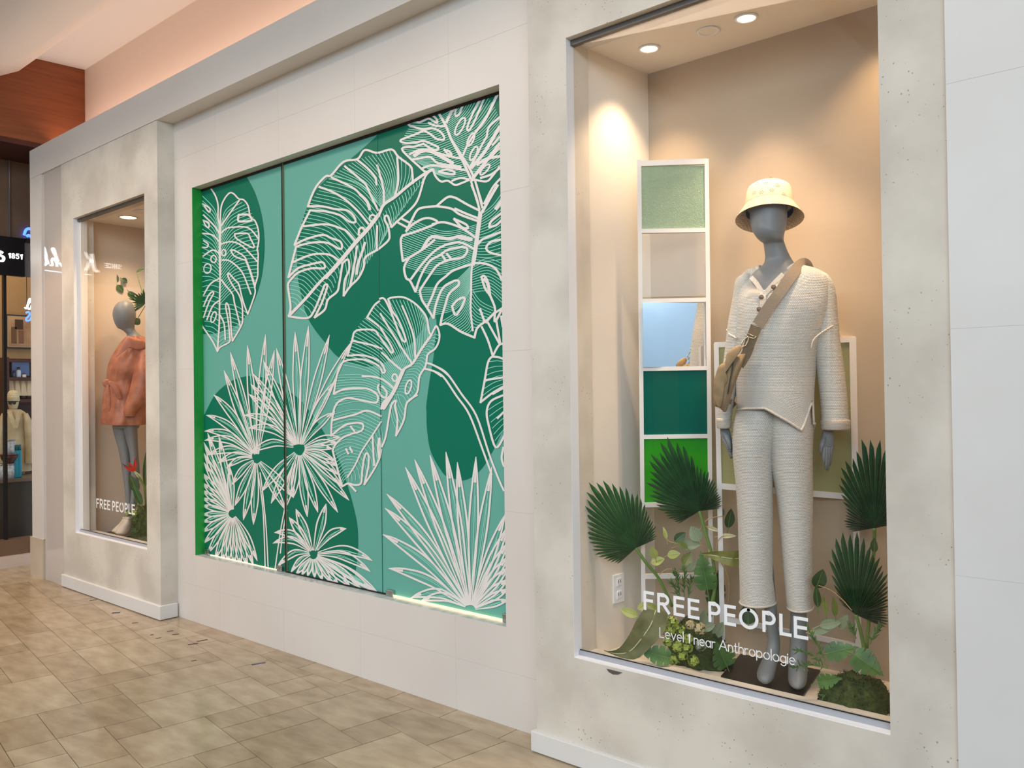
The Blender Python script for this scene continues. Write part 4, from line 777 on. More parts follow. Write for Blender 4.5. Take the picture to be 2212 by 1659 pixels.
fanpalm(View(-1.62, 3.04), (1511, 1104), [(6, 150), (16, 182), (53, 225), (73, 282), (83, 332), (96, 392), (101, 510), (110, 606), (114, 618), (120, 600), (129, 568), (144, 490), (150, 466), (160, 405), (173, 352), (182, 300), (189, 263), (201, 225), (212, 180)], .2803, [(1524, 1150, 0), (1538, 1200, .0), (1545, 1262, .0), (1530, 1330, .0)], 0, 'large dark green fan palm leaf in front of the tall white frame', LM['palmd'], .12, 5)
fanpalm(View(-1.0, 3.13), (1889, 1141), [(10, 180), (30, 300), (60, 520), (87, 671), (95, 697), (100, 676), (106, 600), (114, 562), (128, 438), (134, 368), (144, 283), (160, 250), (171, 233), (180, 215), (190, 182)], .2803, [(1888, 1180, .02), (1880, 1300, .02), (1872, 1400, .0)], 0, 'upper fan palm leaf half hidden by the right edge of the right display window', LM['palmd'], .10, 7)
fanpalm(View(-1.03, 3.02), (1849, 1328), [(-25, 235), (10, 233), (38, 290), (57, 390), (72, 474), (86, 572), (94, 582), (104, 577), (113, 479), (117, 416), (122, 341), (126, 272), (133, 191), (145, 120)], .3014, [(1858, 1360, 0), (1866, 1400, .0), (1872, 1445, .0)], 0, 'lower dark fan palm leaf beside the trousers in the right display window', LM['palmd'], .10, 9)
Z6 = lambda x, y: (1220+.2773*x, 1000+.2773*y); Z7 = lambda x, y: (1560+.3014*x, 1120+.3014*y)
def flat_leaf(V, f, k, spec, d, name, label, group, notch=0):
    cx, cy, ln, wd, ang, c = spec; a = math.radians(ang); dx, dy = math.cos(a)*ln/2, -math.sin(a)*ln/2; rr = random.Random(int(cx*7+cy))
    p, q = f(cx-dx, cy-dy), f(cx+dx, cy+dy); bd = d+rr.uniform(-.02, .02)
    P, Q = V.p(*p, bd), V.p(*q, bd+rr.uniform(-.03, .01)); t = thing(name, tuple(P), label, 'leaf', group)
    nr = -V.v+V.r*rr.uniform(-.35, .35)+Vector((0, 0, rr.uniform(.0, .45)))
    if notch: obj('blade', blade(bmesh.new(), P, Q, wd*k*.00175, nr, .18, .06, 27, notch, lambda u: (math.sin(math.pi*(u*.9+.1)**.7) if u < .999 else .05)), LM[c], t, False)
    else: obj('blade', blade(bmesh.new(), P, Q, wd*k*.00175, nr, .22, rr.uniform(.02, .12)), LM[c], t, True)
    b = bmesh.new(); tube(b, [P*.15+Q*.85-nr.normalized()*.001, P, P-(Q-P)*.30-Vector((0, 0, .006))], [.0008, .0016, .0018], 6); obj('midrib', b, M_TWIG if c in ('lime', 'pale', 'sage') else M_STEM, t); return t
GL, GR = 'loose leaves in the left plant arrangement', 'loose leaves in the right plant arrangement'
left = [(690, 695, 95, 75, 110, 'lime'), (725, 762, 110, 80, 20, 'lime'), (850, 712, 100, 75, 10, 'lime'), (955, 745, 115, 100, 60, 'olive'), (975, 640, 180, 85, 5, 'sage'), (900, 578, 110, 85, 40, 'dark'), (1015, 550, 130, 110, 120, 'sage'), (780, 545, 100, 35, 105, 'lime'), (1270, 568, 130, 40, 0, 'pale'), (1160, 515, 110, 35, -20, 'pale'), (1285, 430, 150, 85, 80, 'dark'), (1215, 375, 95, 60, 100, 'dark'), (990, 805, 90, 60, 45, 'sage'), (1120, 1275, 110, 80, 20, 'sage'), (1200, 1300, 130, 90, 60, 'sage'), (1080, 1200, 110, 70, 80, 'sage'), (500, 1165, 150, 75, 160, 'lime'), (600, 1115, 80, 50, 40, 'lime'), (700, 1130, 140, 50, -30, 'lime'), (860, 850, 70, 40, 100, 'dark'), (1430, 1170, 170, 140, 90, 'dark'), (915, 640, 90, 60, 150, 'olive')]
ll = ['small lime leaf left of centre just under the far-left palm hub', 'lime leaf just under the small lime one beside the far-left palm stem', 'lime leaf in the middle between two palm stems', 'broad olive leaf between the lime one and the upright monstera', 'broad grey green leaf lying level left of the large palm stem', 'dark green leaf tip above the level grey green leaf', 'broad grey green leaf standing under the large palm hub', 'long lime bud standing alone left of the grey green leaves', 'long pale cream leaf nearest the trousers', 'long pale cream leaf crossing the large palm stem', 'broad dark leaf beside the white post above the trousers knee', 'small dark leaf just right of the large palm hub', 'small grey green leaf above the upright monstera tip', 'small round grey green leaf under the large lettering', 'grey green leaf right of the small round one under the large lettering', 'grey green leaf behind the letter P of the large lettering', 'lime leaf pointing left beside the banana leaf top', 'small lime leaf above the banana leaf top', 'long lime leaf behind the first large letter', 'small dark leaf at the end of the tan tendril', 'broad dark leaf behind the letter O of the large lettering', 'olive leaf behind the level grey green leaf']
for sp, lb in zip(left, ll): flat_leaf(VA, Z6, .2773, sp, .02 if sp[1] < 900 else -.06, 'loose_leaf', lb, GL)
right = [(700, 430, 140, 95, 70, 'dark'), (680, 560, 150, 50, 95, 'dark'), (735, 620, 140, 45, 100, 'olive'), (805, 630, 140, 45, 95, 'olive'), (780, 755, 160, 65, 10, 'sage'), (710, 800, 140, 60, 5, 'sage'), (870, 740, 110, 60, 60, 'sage'), (1090, 190, 100, 50, 90, 'dark')]
rl = ['broad dark green leaf touching the right trouser leg', 'narrow dark green leaf hanging beside the right trouser hem', 'slim olive leaf hanging left of its twin beside the lower palm', 'slim olive leaf hanging right of its twin beside the lower palm', 'upper grey green leaf lying flat below the lower fan palm', 'lower grey green leaf lying flat beside the window lettering', 'short grey green leaf tucked under the lower palm hub', 'small dark leaf between the two right-hand palm leaves']
for sp, lb in zip(right, rl): flat_leaf(VR, Z7, .3014, sp, 0, 'loose_leaf', lb, GR)
mon = [(VA, Z6, .2773, (1085, 840, 300, 185, 100, 'mid'), -.02, 'upright monstera leaf in the middle of the left plants'), (VA, Z6, .2773, (1185, 960, 290, 165, 80, 'dark'), .03, 'dark monstera leaf right of the upright one in the left plants'), (VA, Z6, .2773, (1220, 1490, 210, 200, 115, 'mid'), -.12, 'low monstera leaf next to the black base plate'), (VA, Z6, .2773, (700, 1490, 250, 160, 165, 'mid'), -.13, 'low two-tone monstera leaf beside the banana leaf tip'),
       (VR, Z7, .3014, (860, 945, 240, 130, 12, 'mid'), -.05, 'upper monstera leaf in the right plants beside the ankle'), (VR, Z7, .3014, (1050, 1050, 260, 170, -35, 'mid'), -.07, 'broad monstera leaf above the moss mound at right'), (VR, Z7, .3014, (770, 1160, 170, 100, 10, 'mid'), -.10, 'small monstera leaf beside the black base plate corner at right')]
for V, f, k, sp, d, lb in mon: flat_leaf(V, f, k, sp, d, 'monstera_leaf', lb, 'monstera leaves in the right display window', .45)
# --- long drooping banana leaf and short broad one
def outline_leaf(name, label, V, up, lo, k, d, m, f, bow=.03):
    """blade between two px edges (same direction), bowed out towards the glass, with its midrib"""
    A, B = samp([f(*p) for p in up], 16), samp([f(*p) for p in lo], 16); bm = bmesh.new(); rows = []; mid = []
    for i, (a, b) in enumerate(zip(A, B)):
        u = i/15; dd = d-bow*math.sin(u*math.pi); r = []
        for s in (0, .25, .5, .75, 1): r.append(bm.verts.new(V.p(a[0]*(1-s)+b[0]*s, a[1]*(1-s)+b[1]*s, dd+.012*abs(s-.5)*-2+.004*math.sin(u*22+s*5))))
        rows.append(r); mid.append(tuple(V.p((a[0]+b[0])/2, (a[1]+b[1])/2, dd-.001)))
    for i in range(15):
        for j in range(4): bm.faces.new((rows[i][j], rows[i][j+1], rows[i+1][j+1], rows[i+1][j]))
    t = thing(name, mid[0], label, 'leaf'); obj('blade', bm, m, t, True); b = bmesh.new(); tube(b, mid, .0022, 6); obj('midrib', b, LM['pale'], t, True); return t
Z8 = lambda x, y: (1120+.2441*x, 1300+.2441*y)
outline_leaf('banana_leaf', 'long olive banana leaf drooping to the display floor at the left', VA, [(1110, 60), (1040, 170), (975, 300), (890, 410), (800, 438), (755, 425)], [(1320, 90), (1290, 260), (1150, 420), (1040, 508), (900, 492), (757, 430)], 1, -.13, LM['ban'], Z8, .02)
outline_leaf('banana_leaf', 'broad olive banana leaf overlapping the left trouser leg', VA, [(1060, 705), (1150, 690), (1250, 685), (1350, 682), (1405, 695), (1420, 730)], [(1065, 712), (1130, 740), (1210, 775), (1300, 808), (1380, 795), (1420, 745)], 1, -.05, LM['olive'], Z6, .03)
# --- vines
for i, (V, f, pp, lb) in enumerate(((VA, Z6, [(735, 870), (790, 830), (850, 830), (885, 855)], 'tan vine tendril left of the upright monstera leaf'), (VA, Z6, [(785, 585), (815, 612), (860, 625), (900, 635)], 'short vine tendril under the lime bud left of the palm stem'), (VA, Z6, [(1050, 530), (1100, 450), (1160, 425), (1230, 415)], 'thin vine tendril crossing behind the bent palm stem'), (VA, Z6, [(1180, 690), (1188, 620), (1215, 580), (1240, 568)], 'thin vine tendril carrying the pale cream leaf'), (VA, Z6, [(1220, 780), (1262, 860), (1280, 960), (1270, 1090)], 'long hanging vine tendril left of the trousers'), (VR, Z7, [(690, 480), (770, 510), (850, 570), (930, 660)], 'arched vine tendril from trousers to the lower palm hub'))):
    b = bmesh.new(); tube(b, [V.p(*f(x, y), .0) for x, y in cr(pp, 6)], .0019, 6); tag(obj('vine_tendril', b, M_TWIG, None, True), lb, 'vine', 'vine tendrils in the right display window')
# --- moss mounds with tufts, needle sprigs and green flower heads
def mound(name, label, c, rx, ry, rz, m, sd):
    t = thing(name, tuple(c), label, 'moss'); bm = bmesh.new(); bmesh.ops.create_icosphere(bm, subdivisions=4, radius=1)
    for v in bm.verts:
        n = v.co.normalized(); k = 1+.22*mnoise.noise(n*3+Vector((sd, 0, 0)))+.12*mnoise.noise(n*9+Vector((0, sd, 0)))
        v.co = Vector((n.x*rx*k, n.y*ry*k, max(0, n.z)*rz*k))+Vector(c)
    obj('moss', bm, m, t, True)
    rr = random.Random(sd); bm = bmesh.new()
    for _ in range(900):
        a = rr.uniform(0, 6.283); e = rr.uniform(.05, 1.3); n = Vector((math.cos(a)*math.cos(e), math.sin(a)*math.cos(e), math.sin(e))); p = Vector((n.x*rx, n.y*ry, n.z*rz))*rr.uniform(.9, 1.05)+Vector(c)
        q = p+(n+Vector((rr.uniform(-.7, .7), rr.uniform(-.7, .7), rr.uniform(-.3, .6)))).normalized()*rr.uniform(.008, .018); s = n.orthogonal().normalized()*.0022
        bm.faces.new([bm.verts.new(x) for x in (p-s, p+s, q)])
    obj('tufts', bm, m, t)['kind'] = 'stuff'; return t
M_MOSS = noisy('moss', srgb(44, 58, 26), srgb(70, 84, 38), 60, .95, .6, 90)
mound('moss_mound', 'dark moss mound at the foot of the left display plants', (-1.66, 3.05, ZF), .13, .09, .17, M_MOSS, 3); mound('moss_mound', 'dark moss mound beside the black base plate at the right', (-1.01, 2.975, ZF), .12, .12, .10, M_MOSS, 8)
def sprig(V, f, base, tip, d, label, m, n=26, ln=.03, grp='needle sprigs in the right display window'):
    P, Q = V.p(*f(*base), d), V.p(*f(*tip), d-.03); t = thing('needle_sprig', tuple(P), label, 'sprig', grp); b = bmesh.new(); mid = (P+Q)/2+Vector((0, 0, .01)); pathp = [Vector(p) for p in cr([tuple(P), tuple(mid), tuple(Q)], 8)]
    tube(b, pathp, .0018, 6); obj('stem', b, M_STEM, t); rr = random.Random(int(base[0]+tip[1])); b = bmesh.new()
    for i in range(n):
        u = .2+.8*i/n; p = pathp[min(int(u*16), 15)]*1.0; ax = (Q-P).normalized(); sd = Vector((rr.uniform(-1, 1), rr.uniform(-1, 1), rr.uniform(-.4, 1))).normalized(); e = p+(ax*.7+sd*.8).normalized()*ln*rr.uniform(.6, 1.1)
        tube(b, [p, (p+e)/2, e], [.0016, .0022, .0008], 4)
    obj('needles', b, m, t)['kind'] = 'stuff'; return t
M_NDL = leafmat('needle_green', (66, 104, 54), (92, 130, 72))
for i, (b_, t_) in enumerate((((900, 1050), (860, 850)), ((930, 1050), (930, 820)), ((960, 1060), (990, 900)), ((890, 1060), (830, 930)))): sprig(VA, Z6, b_, t_, -.04, ['shortest', 'tallest', 'right-hand', 'left-hand'][i]+' needle sprig behind the window lettering in the left plants', M_NDL)
for i, (b_, t_, lb) in enumerate((((760, 1060), (510, 940), 'upper needle sprig reaching over the right foot'), ((760, 1070), (505, 1075), 'lower needle sprig reaching over the right foot'), ((740, 1020), (610, 790), 'steep needle sprig right of the last lettering'), ((900, 1180), (990, 1370), 'needle sprig hanging over the front of the right moss mound'), ((990, 1200), (1090, 1370), 'rightmost needle sprig on the right moss mound'), ((860, 1150), (720, 1280), 'needle sprig at the left of the right moss mound'), ((960, 860), (920, 780), 'short needle sprig under the lower palm'), ((1060, 900), (1130, 780), 'needle sprig at the right edge below the lower palm'))): sprig(VR, Z7, b_, t_, -.10 if i < 2 else -.06, lb, M_NDL, 30, .026)
def bloom(V, x, y, d, r, m, label):
    c = V.p(x, y, d); t = thing('flower_head', tuple(c), label, 'flower', 'green flower heads in the left plant arrangement'); b = bmesh.new(); rr = random.Random(int(x*3+y))
    for _ in range(44):
        n = Vector((rr.gauss(0, 1), rr.gauss(0, 1), rr.gauss(0, 1))).normalized(); p = c+n*r*rr.uniform(.75, 1); a = n.orthogonal().normalized(); e = n.cross(a); s = rr.uniform(.006, .0095)
        for k in range(4):
            w = k*math.pi/2+rr.uniform(0, .4); o = (a*math.cos(w)+e*math.sin(w)); o2 = (a*math.cos(w+.7)+e*math.sin(w+.7)); o0 = (a*math.cos(w-.7)+e*math.sin(w-.7)); b.faces.new([b.verts.new(q) for q in (p, p+o0*s*.8+n*.001, p+o*s*1.2+n*.002, p+o2*s*.8+n*.001)])
    obj('florets', b, m, t)['kind'] = 'stuff'; b = bmesh.new(); bmesh.ops.create_icosphere(b, subdivisions=2, radius=r*.72); b.transform(Matrix.Translation(c)); obj('core', b, LM['mid'], t, True); return t
M_FLO = leafmat('floret_lime', (156, 172, 72), (182, 194, 98), .6); M_FLC = leafmat('floret_cream', (190, 174, 130), (206, 192, 150), .6)
for i, (x, y, r, lb) in enumerate(((840, 1240, .022, 'topmost lime flower head above the small lettering'), (900, 1300, .020, 'lime flower head just above the small lettering'), (800, 1390, .018, 'lime flower head at the left under the small lettering'), (880, 1430, .021, 'lime flower head under the first word of small lettering'), (840, 1530, .020, 'lime flower head lowest at the left near the floor'), (920, 1500, .019, 'lime flower head second lowest in the left plants'), (1000, 1540, .021, 'lime flower head lowest at the right near the floor'), (960, 1370, .019, 'lime flower head behind the middle of the small lettering'), (820, 1300, .018, 'lime flower head at the left just above the small lettering'), (960, 1440, .018, 'lime flower head between the two grey and lime heads low down'))): bloom(VA, *Z6(x, y), -.12, r, M_FLO, lb)
bloom(VA, *Z6(1050, 1290), -.12, .024, M_FLC, 'cream flower head behind the small lettering'); bloom(VA, *Z6(1060, 1420), -.12, .022, leafmat('floret_grey', (130, 140, 120), (156, 164, 142), .6), 'grey green succulent head under the small lettering'); bloom(VA, *Z6(980, 1260), -.11, .018, M_FLC, 'small cream flower head left of the larger cream one')
# ================================================================ WINDOW LETTERING (monoline strokes on the glass)
M_VIN = mat('white_vinyl', srgb(248, 248, 248), .5)
def arc(cx, cy, rx, ry, a0, a1, n=10): return [(cx+rx*math.cos(math.radians(a0+(a1-a0)*i/n)), cy+ry*math.sin(math.radians(a0+(a1-a0)*i/n))) for i in range(n+1)]
GLY = {  # polylines in a box of height 1 (capital height), given width
 'F': (.52, [[(0, 0), (0, 1)], [(0, 1), (.52, 1)], [(0, .52), (.45, .52)]]), 'E': (.55, [[(0, 0), (0, 1)], [(0, 1), (.55, 1)], [(0, .52), (.5, .52)], [(0, 0), (.55, 0)]]), 'L': (.5, [[(0, 1), (0, 0)], [(0, 0), (.5, 0)]]),
 'R': (.6, [[(0, 0), (0, 1)], [(0, 1), (.3, 1)]+arc(.3, .73, .27, .27, 90, -90)+[(0, .46)], [(.27, .46), (.6, 0)]]), 'P': (.58, [[(0, 0), (0, 1)], [(0, 1), (.3, 1)]+arc(.3, .72, .28, .28, 90, -90)+[(0, .44)]]), 'O': (.98, [arc(.49, .5, .49, .5, 90, 450, 28)]), 'A': (.84, [[(0, 0), (.42, 1), (.84, 0)], [(.14, .33), (.70, .33)]]),
 'S': (.5, [arc(.25, .75, .23, .25, 40, 270, 10)+arc(.25, .25, .25, .25, 90, -140, 10)]), 'I': (.0, [[(0, 0), (0, 1)]]), 'N': (.6, [[(0, 0), (0, 1), (.6, 0), (.6, 1)]]), 'C': (.6, [arc(.42, .5, .42, .5, 50, 310, 16)]), '8': (.5, [arc(.25, .74, .21, .26, 90, 450, 16), arc(.25, .24, .25, .24, 90, 450, 16)]), '5': (.5, [[(.46, 1), (.08, 1), (.05, .58)]+arc(.22, .32, .26, .32, 110, -140, 12)]),
 '1': (.25, [[(0, .8), (.22, 1), (.22, 0)]]), 'e': (.56, [[(.02, .33), (.54, .33)]+arc(.28, .32, .27, .32, 0, 310, 18)]), 'v': (.52, [[(0, .64), (.26, 0), (.52, .64)]]), 'l': (.0, [[(0, 0), (0, 1.04)]]), 'n': (.46, [[(0, 0), (0, .64)], arc(.23, .41, .23, .23, 180, 0)+[(.46, 0)]]), 'a': (.52, [arc(.26, .32, .26, .32, 20, 340, 16), [(.52, .64), (.52, 0)]]), 'r': (.3, [[(0, 0), (0, .64)], arc(.24, .38, .24, .26, 180, 70, 6)]),
 't': (.34, [[(.14, .9), (.14, .1), (.2, 0), (.34, .03)], [(0, .64), (.32, .64)]]), 'h': (.46, [[(0, 0), (0, 1.04)], arc(.23, .41, .23, .23, 180, 0)+[(.46, 0)]]), 'o': (.6, [arc(.3, .32, .3, .32, 90, 450, 20)]), 'p': (.56, [[(0, .64), (0, -.28)], arc(.28, .32, .27, .32, 160, -160, 16)]), 'g': (.54, [arc(.27, .32, .27, .32, 20, 340, 16), [(.54, .64), (.54, -.05)]+arc(.28, -.05, .26, .24, 0, -150, 8)]), 'i': (.0, [[(0, 0), (0, .64)], [(0, .84), (0, .90)]]), "'": (.0, [[(0, .8), (0, 1.05)]])}
def glyph(ch, to3, w, fit=None):
    """mesh of a letter: to3(u, v, lift) -> point; w stroke width in letter units; fit = width to stretch to"""
    gw, st = GLY[ch]; sx = (fit/gw) if fit and gw else 1; bm = bmesh.new()
    for si, s in enumerate(st):
        q = [(x*sx, y) for x, y in s]; n = len(q); rows = []; lift = .00004*si
        for i, a in enumerate(q):
            b_, c_ = q[max(i-1, 0)], q[min(i+1, n-1)]; dx, dy = c_[0]-b_[0], c_[1]-b_[1]; l = math.hypot(dx, dy) or 1; k = w/2
            if 0 < i < n-1:
                d1 = ((a[0]-b_[0]), (a[1]-b_[1])); d2 = ((c_[0]-a[0]), (c_[1]-a[1])); l1, l2 = math.hypot(*d1) or 1, math.hypot(*d2) or 1
                co = max(.35, math.sqrt(max(0, (1+(d1[0]*d2[0]+d1[1]*d2[1])/(l1*l2))/2))); k /= co
            if i == 0: a = (a[0]-dx/l*w*.5, a[1]-dy/l*w*.5)
            if i == n-1: a = (a[0]+dx/l*w*.5, a[1]+dy/l*w*.5)
            rows.append([bm.verts.new(to3(a[0]-dy/l*k, a[1]+dx/l*k, lift)), bm.verts.new(to3(a[0]+dy/l*k, a[1]-dx/l*k, lift)), bm.verts.new(to3(a[0]+dy/l*k, a[1]-dx/l*k, lift+.0007)), bm.verts.new(to3(a[0]-dy/l*k, a[1]+dx/l*k, lift+.0007))])
        for i in range(n-1):
            for k in range(4): bm.faces.new((rows[i][k], rows[i][(k+1) % 4], rows[i+1][(k+1) % 4], rows[i+1][k]))
        bm.faces.new(rows[0]); bm.faces.new(rows[-1][::-1])
    bmesh.ops.recalc_face_normals(bm, faces=bm.faces); return bm
YL = 2.7450
def letters(dx, label1, label2, small=True):
    big = thing('window_lettering', (-1.4+dx, YL, .5), label1, 'lettering')
    ext = [('F', 1390.5, 1413), ('R', 1420, 1447), ('E', 1455, 1479), ('E', 1486, 1511), ('P', 1530.5, 1557), ('E', 1564.7, 1590), ('O', 1596.5, 1638.7), ('P', 1647, 1676), ('L', 1684, 1710), ('E', 1715, 1746)]
    zb = PY(1395, 1316, YL).z; zt = PY(1392, 1275, YL).z; zb2 = PY(1720, 1380, YL).z; zt2 = PY(1720, 1332, YL).z; zb = (zb+zb2)/2; H = ((zt+zt2)/2-zb); w = .155; pad = w*H/2
    for ch, a, b_ in ext:
        yy = 1300+(a-1390)*.22; x0, x1 = PY(a, yy, YL).x+pad+dx, PY(b_, yy, YL).x-pad+dx
        obj('letter', glyph(ch, lambda u, v, k, x0=x0: Vector((x0+u*(H-2*pad), YL-k, zb+pad+v*(H-2*pad))), w*H/(H-2*pad), (x1-x0)/(H-2*pad)), M_VIN, big)
    if small:
        t = thing('window_lettering', (-1.4+dx, YL, .42), label2, 'lettering'); txt = 'Level 1 near Anthropologie'; gap, sp = .17, .34
        adv = 0
        for c in txt: adv += sp if c == ' ' else GLY[c][0]+gap
        xa, xb = PY(1425.5, 1364, YL).x+dx, PY(1717.5, 1428, YL).x+dx; H2 = (xb-xa)/(adv-gap); zb = (PY(1428, 1376, YL).z+PY(1712, 1436, YL).z)/2; x = xa
        for c in txt:
            if c == ' ': x += sp*H2; continue
            obj('letter', glyph(c, lambda u, v, k, x=x: Vector((x+u*H2, YL-k, zb+v*H2)), .095), M_VIN, t); x += (GLY[c][0]+gap)*H2
letters(0, 'large white capital lettering on the lower glass of the right display window', 'small thin white lettering under the large words on the right window', True)
letters(-4.862, 'large white capital lettering on the lower glass of the left display window', '', False)
# ================================================================ LEFT DISPLAY WINDOW
VL = View(-6.62, 3.02); KL = .00366
manL = thing('mannequin', (-6.62, 3.02, ZF), 'grey faceless mannequin in profile in the left display window, wearing a coral jacket', 'mannequin')
hn = [(650, 266, 272, .006, 0), (652.5, 256, 282, .05, 0), (660, 248.5, 289, .085, 0), (672, 243.5, 293, .1, 0), (684, 243.5, 294, .1, 0), (694, 246, 292.5, .09, 0), (703, 250, 291, .07, 0), (709, 255, 291, .055, 0), (712, 262, 292, .05, 0), (717, 269, 295, .05, 0), (724, 274, 303, .055, 0), (732, 270, 312, .08, 0), (745, 258, 320, .13, 0), (770, 250, 322, .15, 0), (820, 243, 310, .12, 0), (880, 240, 312, .13, 0), (925, 243, 300, .12, 0)]
l1_ = [(900, 241, 276, .1, .03), (930, 244, 278, .1, .03), (978, 257, 283, .08, .03), (1041, 267, 285, .06, .03), (1085, 271, 285, .05, .03), (1115, 268, 281, .05, .03), (1132, 262, 278, .05, .03), (1143, 256, 275, .045, .03), (1148, 256, 272, .03, .03)]
l2_ = [(900, 262, 297, .1, -.04), (930, 266, 297, .1, -.04), (978, 279, 299, .08, -.04), (1020, 282, 302, .07, -.04), (1060, 283, 298, .06, -.04), (1100, 279, 293, .05, -.04), (1125, 274, 290, .05, -.04), (1140, 268, 287, .05, -.04), (1152, 262, 284, .04, -.04)]
skin_body('body', VL, [(hn, 28)], [(l1_, 16), (l2_, 16)], manL, M_SKIN)
hand('hand', VL, (284, 899), (283, 916), [(279, 934, -.01), (283, 938, -.01), (287, 937, 0), (290, 932, .01)], [(279, 903, -.02), (275, 912, -.03), (273, 920, -.03)], manL, M_SKIN, 34, -.12)
M_COR = noisy('coral_velvet', srgb(190, 120, 90), srgb(158, 94, 68), 14, .42, .3, 30)
jk = thing('coral_jacket', (-6.62, 3.02, 1.2), 'coral velvet wrap jacket with tied waist on the left window mannequin', 'jacket')
jr = [(727, 273, 308, .075, 0), (734, 266, 318, .11, 0), (748, 255, 328, .16, 0), (770, 242, 334, .19, 0), (800, 232, 330, .19, 0), (818, 229, 322, .17, 0), (826, 228, 318, .165, 0), (840, 226, 320, .175, 0), (875, 221, 322, .19, 0), (905, 219, 322, .2, 0), (917, 220, 320, .2, 0)]
def jfold(t, a, py): return 5*math.sin(a*5+t*4)*(1 if t > .2 else 0)
rr_ = VL.rings(jr, 48, 5, None, 1, .05, 4)
for i, ring in enumerate(rr_):
    c = sum(ring, Vector())/len(ring); u = i/len(rr_)
    for k in range(48): ring[k] = c+(ring[k]-c)*(1+.07*math.sin(k*.9+u*3)*abs(u-.5)*2+.045*math.sin(k*2.3+u*9))
obj('body', loft(rr_, closed_ends=False), M_COR, jk, True)
obj('sleeve', loft(VL.rings([(745, 296, 330, .08, -.10), (790, 290, 334, .1, -.17), (830, 283, 330, .1, -.2), (865, 272, 318, .1, -.2), (885, 266, 298, .09, -.18), (899, 267, 292, .075, -.16)], 28, 5, None, 1, .08, 2), closed_ends=False), M_COR, jk, True)
def Lpoly(name, q, m, par, bow=.02, sm=True): obj(name, pillow(q, VL, q_d, bow), m, par, sm)
q_d = -.2; Lpoly('collar', [(274, 727), (290, 730), (314, 738), (316, 750), (300, 756), (276, 752), (262, 760), (250, 772), (262, 748)], M_COR, jk, .018)
q_d = -.21; Lpoly('tie_knot', [(224, 822), (232, 819), (240, 826), (236, 836), (226, 836), (221, 829)], M_COR, jk, .014)
q_d = -.22; Lpoly('tie_end', [(232, 826), (244, 824), (256, 836), (262, 858), (254, 862), (244, 842)], M_COR, jk, .008); Lpoly('tie_end', [(230, 832), (236, 834), (240, 866), (236, 890), (229, 862)], M_COR, jk, .008)
b = bmesh.new(); c4 = [PZ(219, 1149.5, ZF+.01), PZ(266, 1160, ZF+.01), PZ(316, 1153, ZF+.01), PZ(262, 1145, ZF+.01)]; hexa(b, [p-Vector((0, 0, .01)) for p in c4], c4); bmesh.ops.recalc_face_normals(b, faces=b.faces)
tag(obj('base_plate', b, MATS['black_plate']), 'dark base plate under the pale shoes in the left display window', 'base plate')
M_SHOE = mat('pale_shoe', srgb(222, 206, 184), .5)
for rows, lb in (([(1118, 271, 284, .05, -.06), (1130, 262, 285, .06, -.06), (1142, 253, 282, .06, -.06), (1150, 248.5, 276, .06, -.06), (1153.5, 252, 270, .04, -.06)], 'pale pointed shoe nearest the glass in the left window'), ([(1118, 266, 279, .05, .03), (1130, 258, 277, .055, .03), (1140, 247, 272, .055, .03), (1147, 241, 264, .05, .03), (1150, 246, 258, .03, .03)], 'pale pointed shoe behind the front one in the left window')):
    t = thing('shoe', tuple(VL.p(262, 1150)), lb, 'shoe'); obj('upper', loft(VL.rings(rows, 20, 4), uv=False), M_SHOE, t, True)
    b = bmesh.new(); r0 = rows[0]; tube(b, VL.rings([rows[0], rows[1]], 16, 1)[0]+[VL.rings([rows[0], rows[1]], 16, 1)[0][0]], .006, 6); obj('topline', b, M_SHOE, t, True)
# plants in the left window
def Lleaf(a, b_, w, c, d, lb, to=None, nm='loose_leaf'):
    P, Q = VL.p(*a, d), VL.p(*b_, d); t = thing(nm, tuple(P), lb, 'leaf', 'leaves in the left display window'); obj('blade', blade(bmesh.new(), P, Q, w*KL, -VL.v+Vector((0, 0, .3)), .2, .05), LM[c], t, True); b = bmesh.new(); tube(b, [Q*.9+P*.1, P, VL.p(*to) if to else P-(Q-P)*.25], .003, 6); obj('midrib', b, M_STEM, t)
Lleaf((250, 592), (254, 612), 9, 'dark', .335, 'narrow dark leaf hanging highest on the left window wall'); Lleaf((253, 616), (266, 632), 15, 'dark', .335, 'rounded dark leaf hanging above the bald mannequin head'); Lleaf((263, 602), (275, 611), 13, 'dark', .335, 'small dark leaf right of the highest hanging leaf'); Lleaf((278, 630), (290, 646), 14, 'dark', .05, 'dark leaf beside the spiky palm in the left window'); Lleaf((295, 588), (312, 578), 6, 'dark', .05, 'thin curved leaf at the top right of the left window', (314, 655, 0)); Lleaf((290, 700), (302, 688), 18, 'dark', .02, 'dark leaf behind the mannequin neck in the left window', (314, 660, 0))
Lleaf((297, 1062), (280, 1026), 20, 'dark', -.28, 'broad dark leaf under the red flower'); Lleaf((306, 1090), (287, 1045), 14, 'palm', -.29, 'green leaf right of the broad dark one under the red flower'); Lleaf((314, 1050), (316, 975), 12, 'palmd', -.2, 'tall serrated leaf at the right edge of the left window', (313, 1125, -.22))
pt = thing('palm_leaf', tuple(VL.p(312, 668, .0)), 'dark spiky palm leaf behind the mannequin head in the left window', 'palm leaf')
for k in range(13):
    a = math.radians(60+k*13); L_ = 34+8*math.sin(k*1.1); obj('leaflet', blade(bmesh.new(), VL.p(314, 655, 0), VL.p(314+math.cos(a)*L_, 655-math.sin(a)*L_, -.04), 5.5*KL, -VL.v, .3, .03, 6), LM['palmd'], pt)
bop = thing('bird_of_paradise', tuple(VL.p(300, 1030, -.3)), 'red bird of paradise flower rising from the left window plants', 'flower')
M_RED = mat('petal_red', srgb(206, 44, 32), .4)
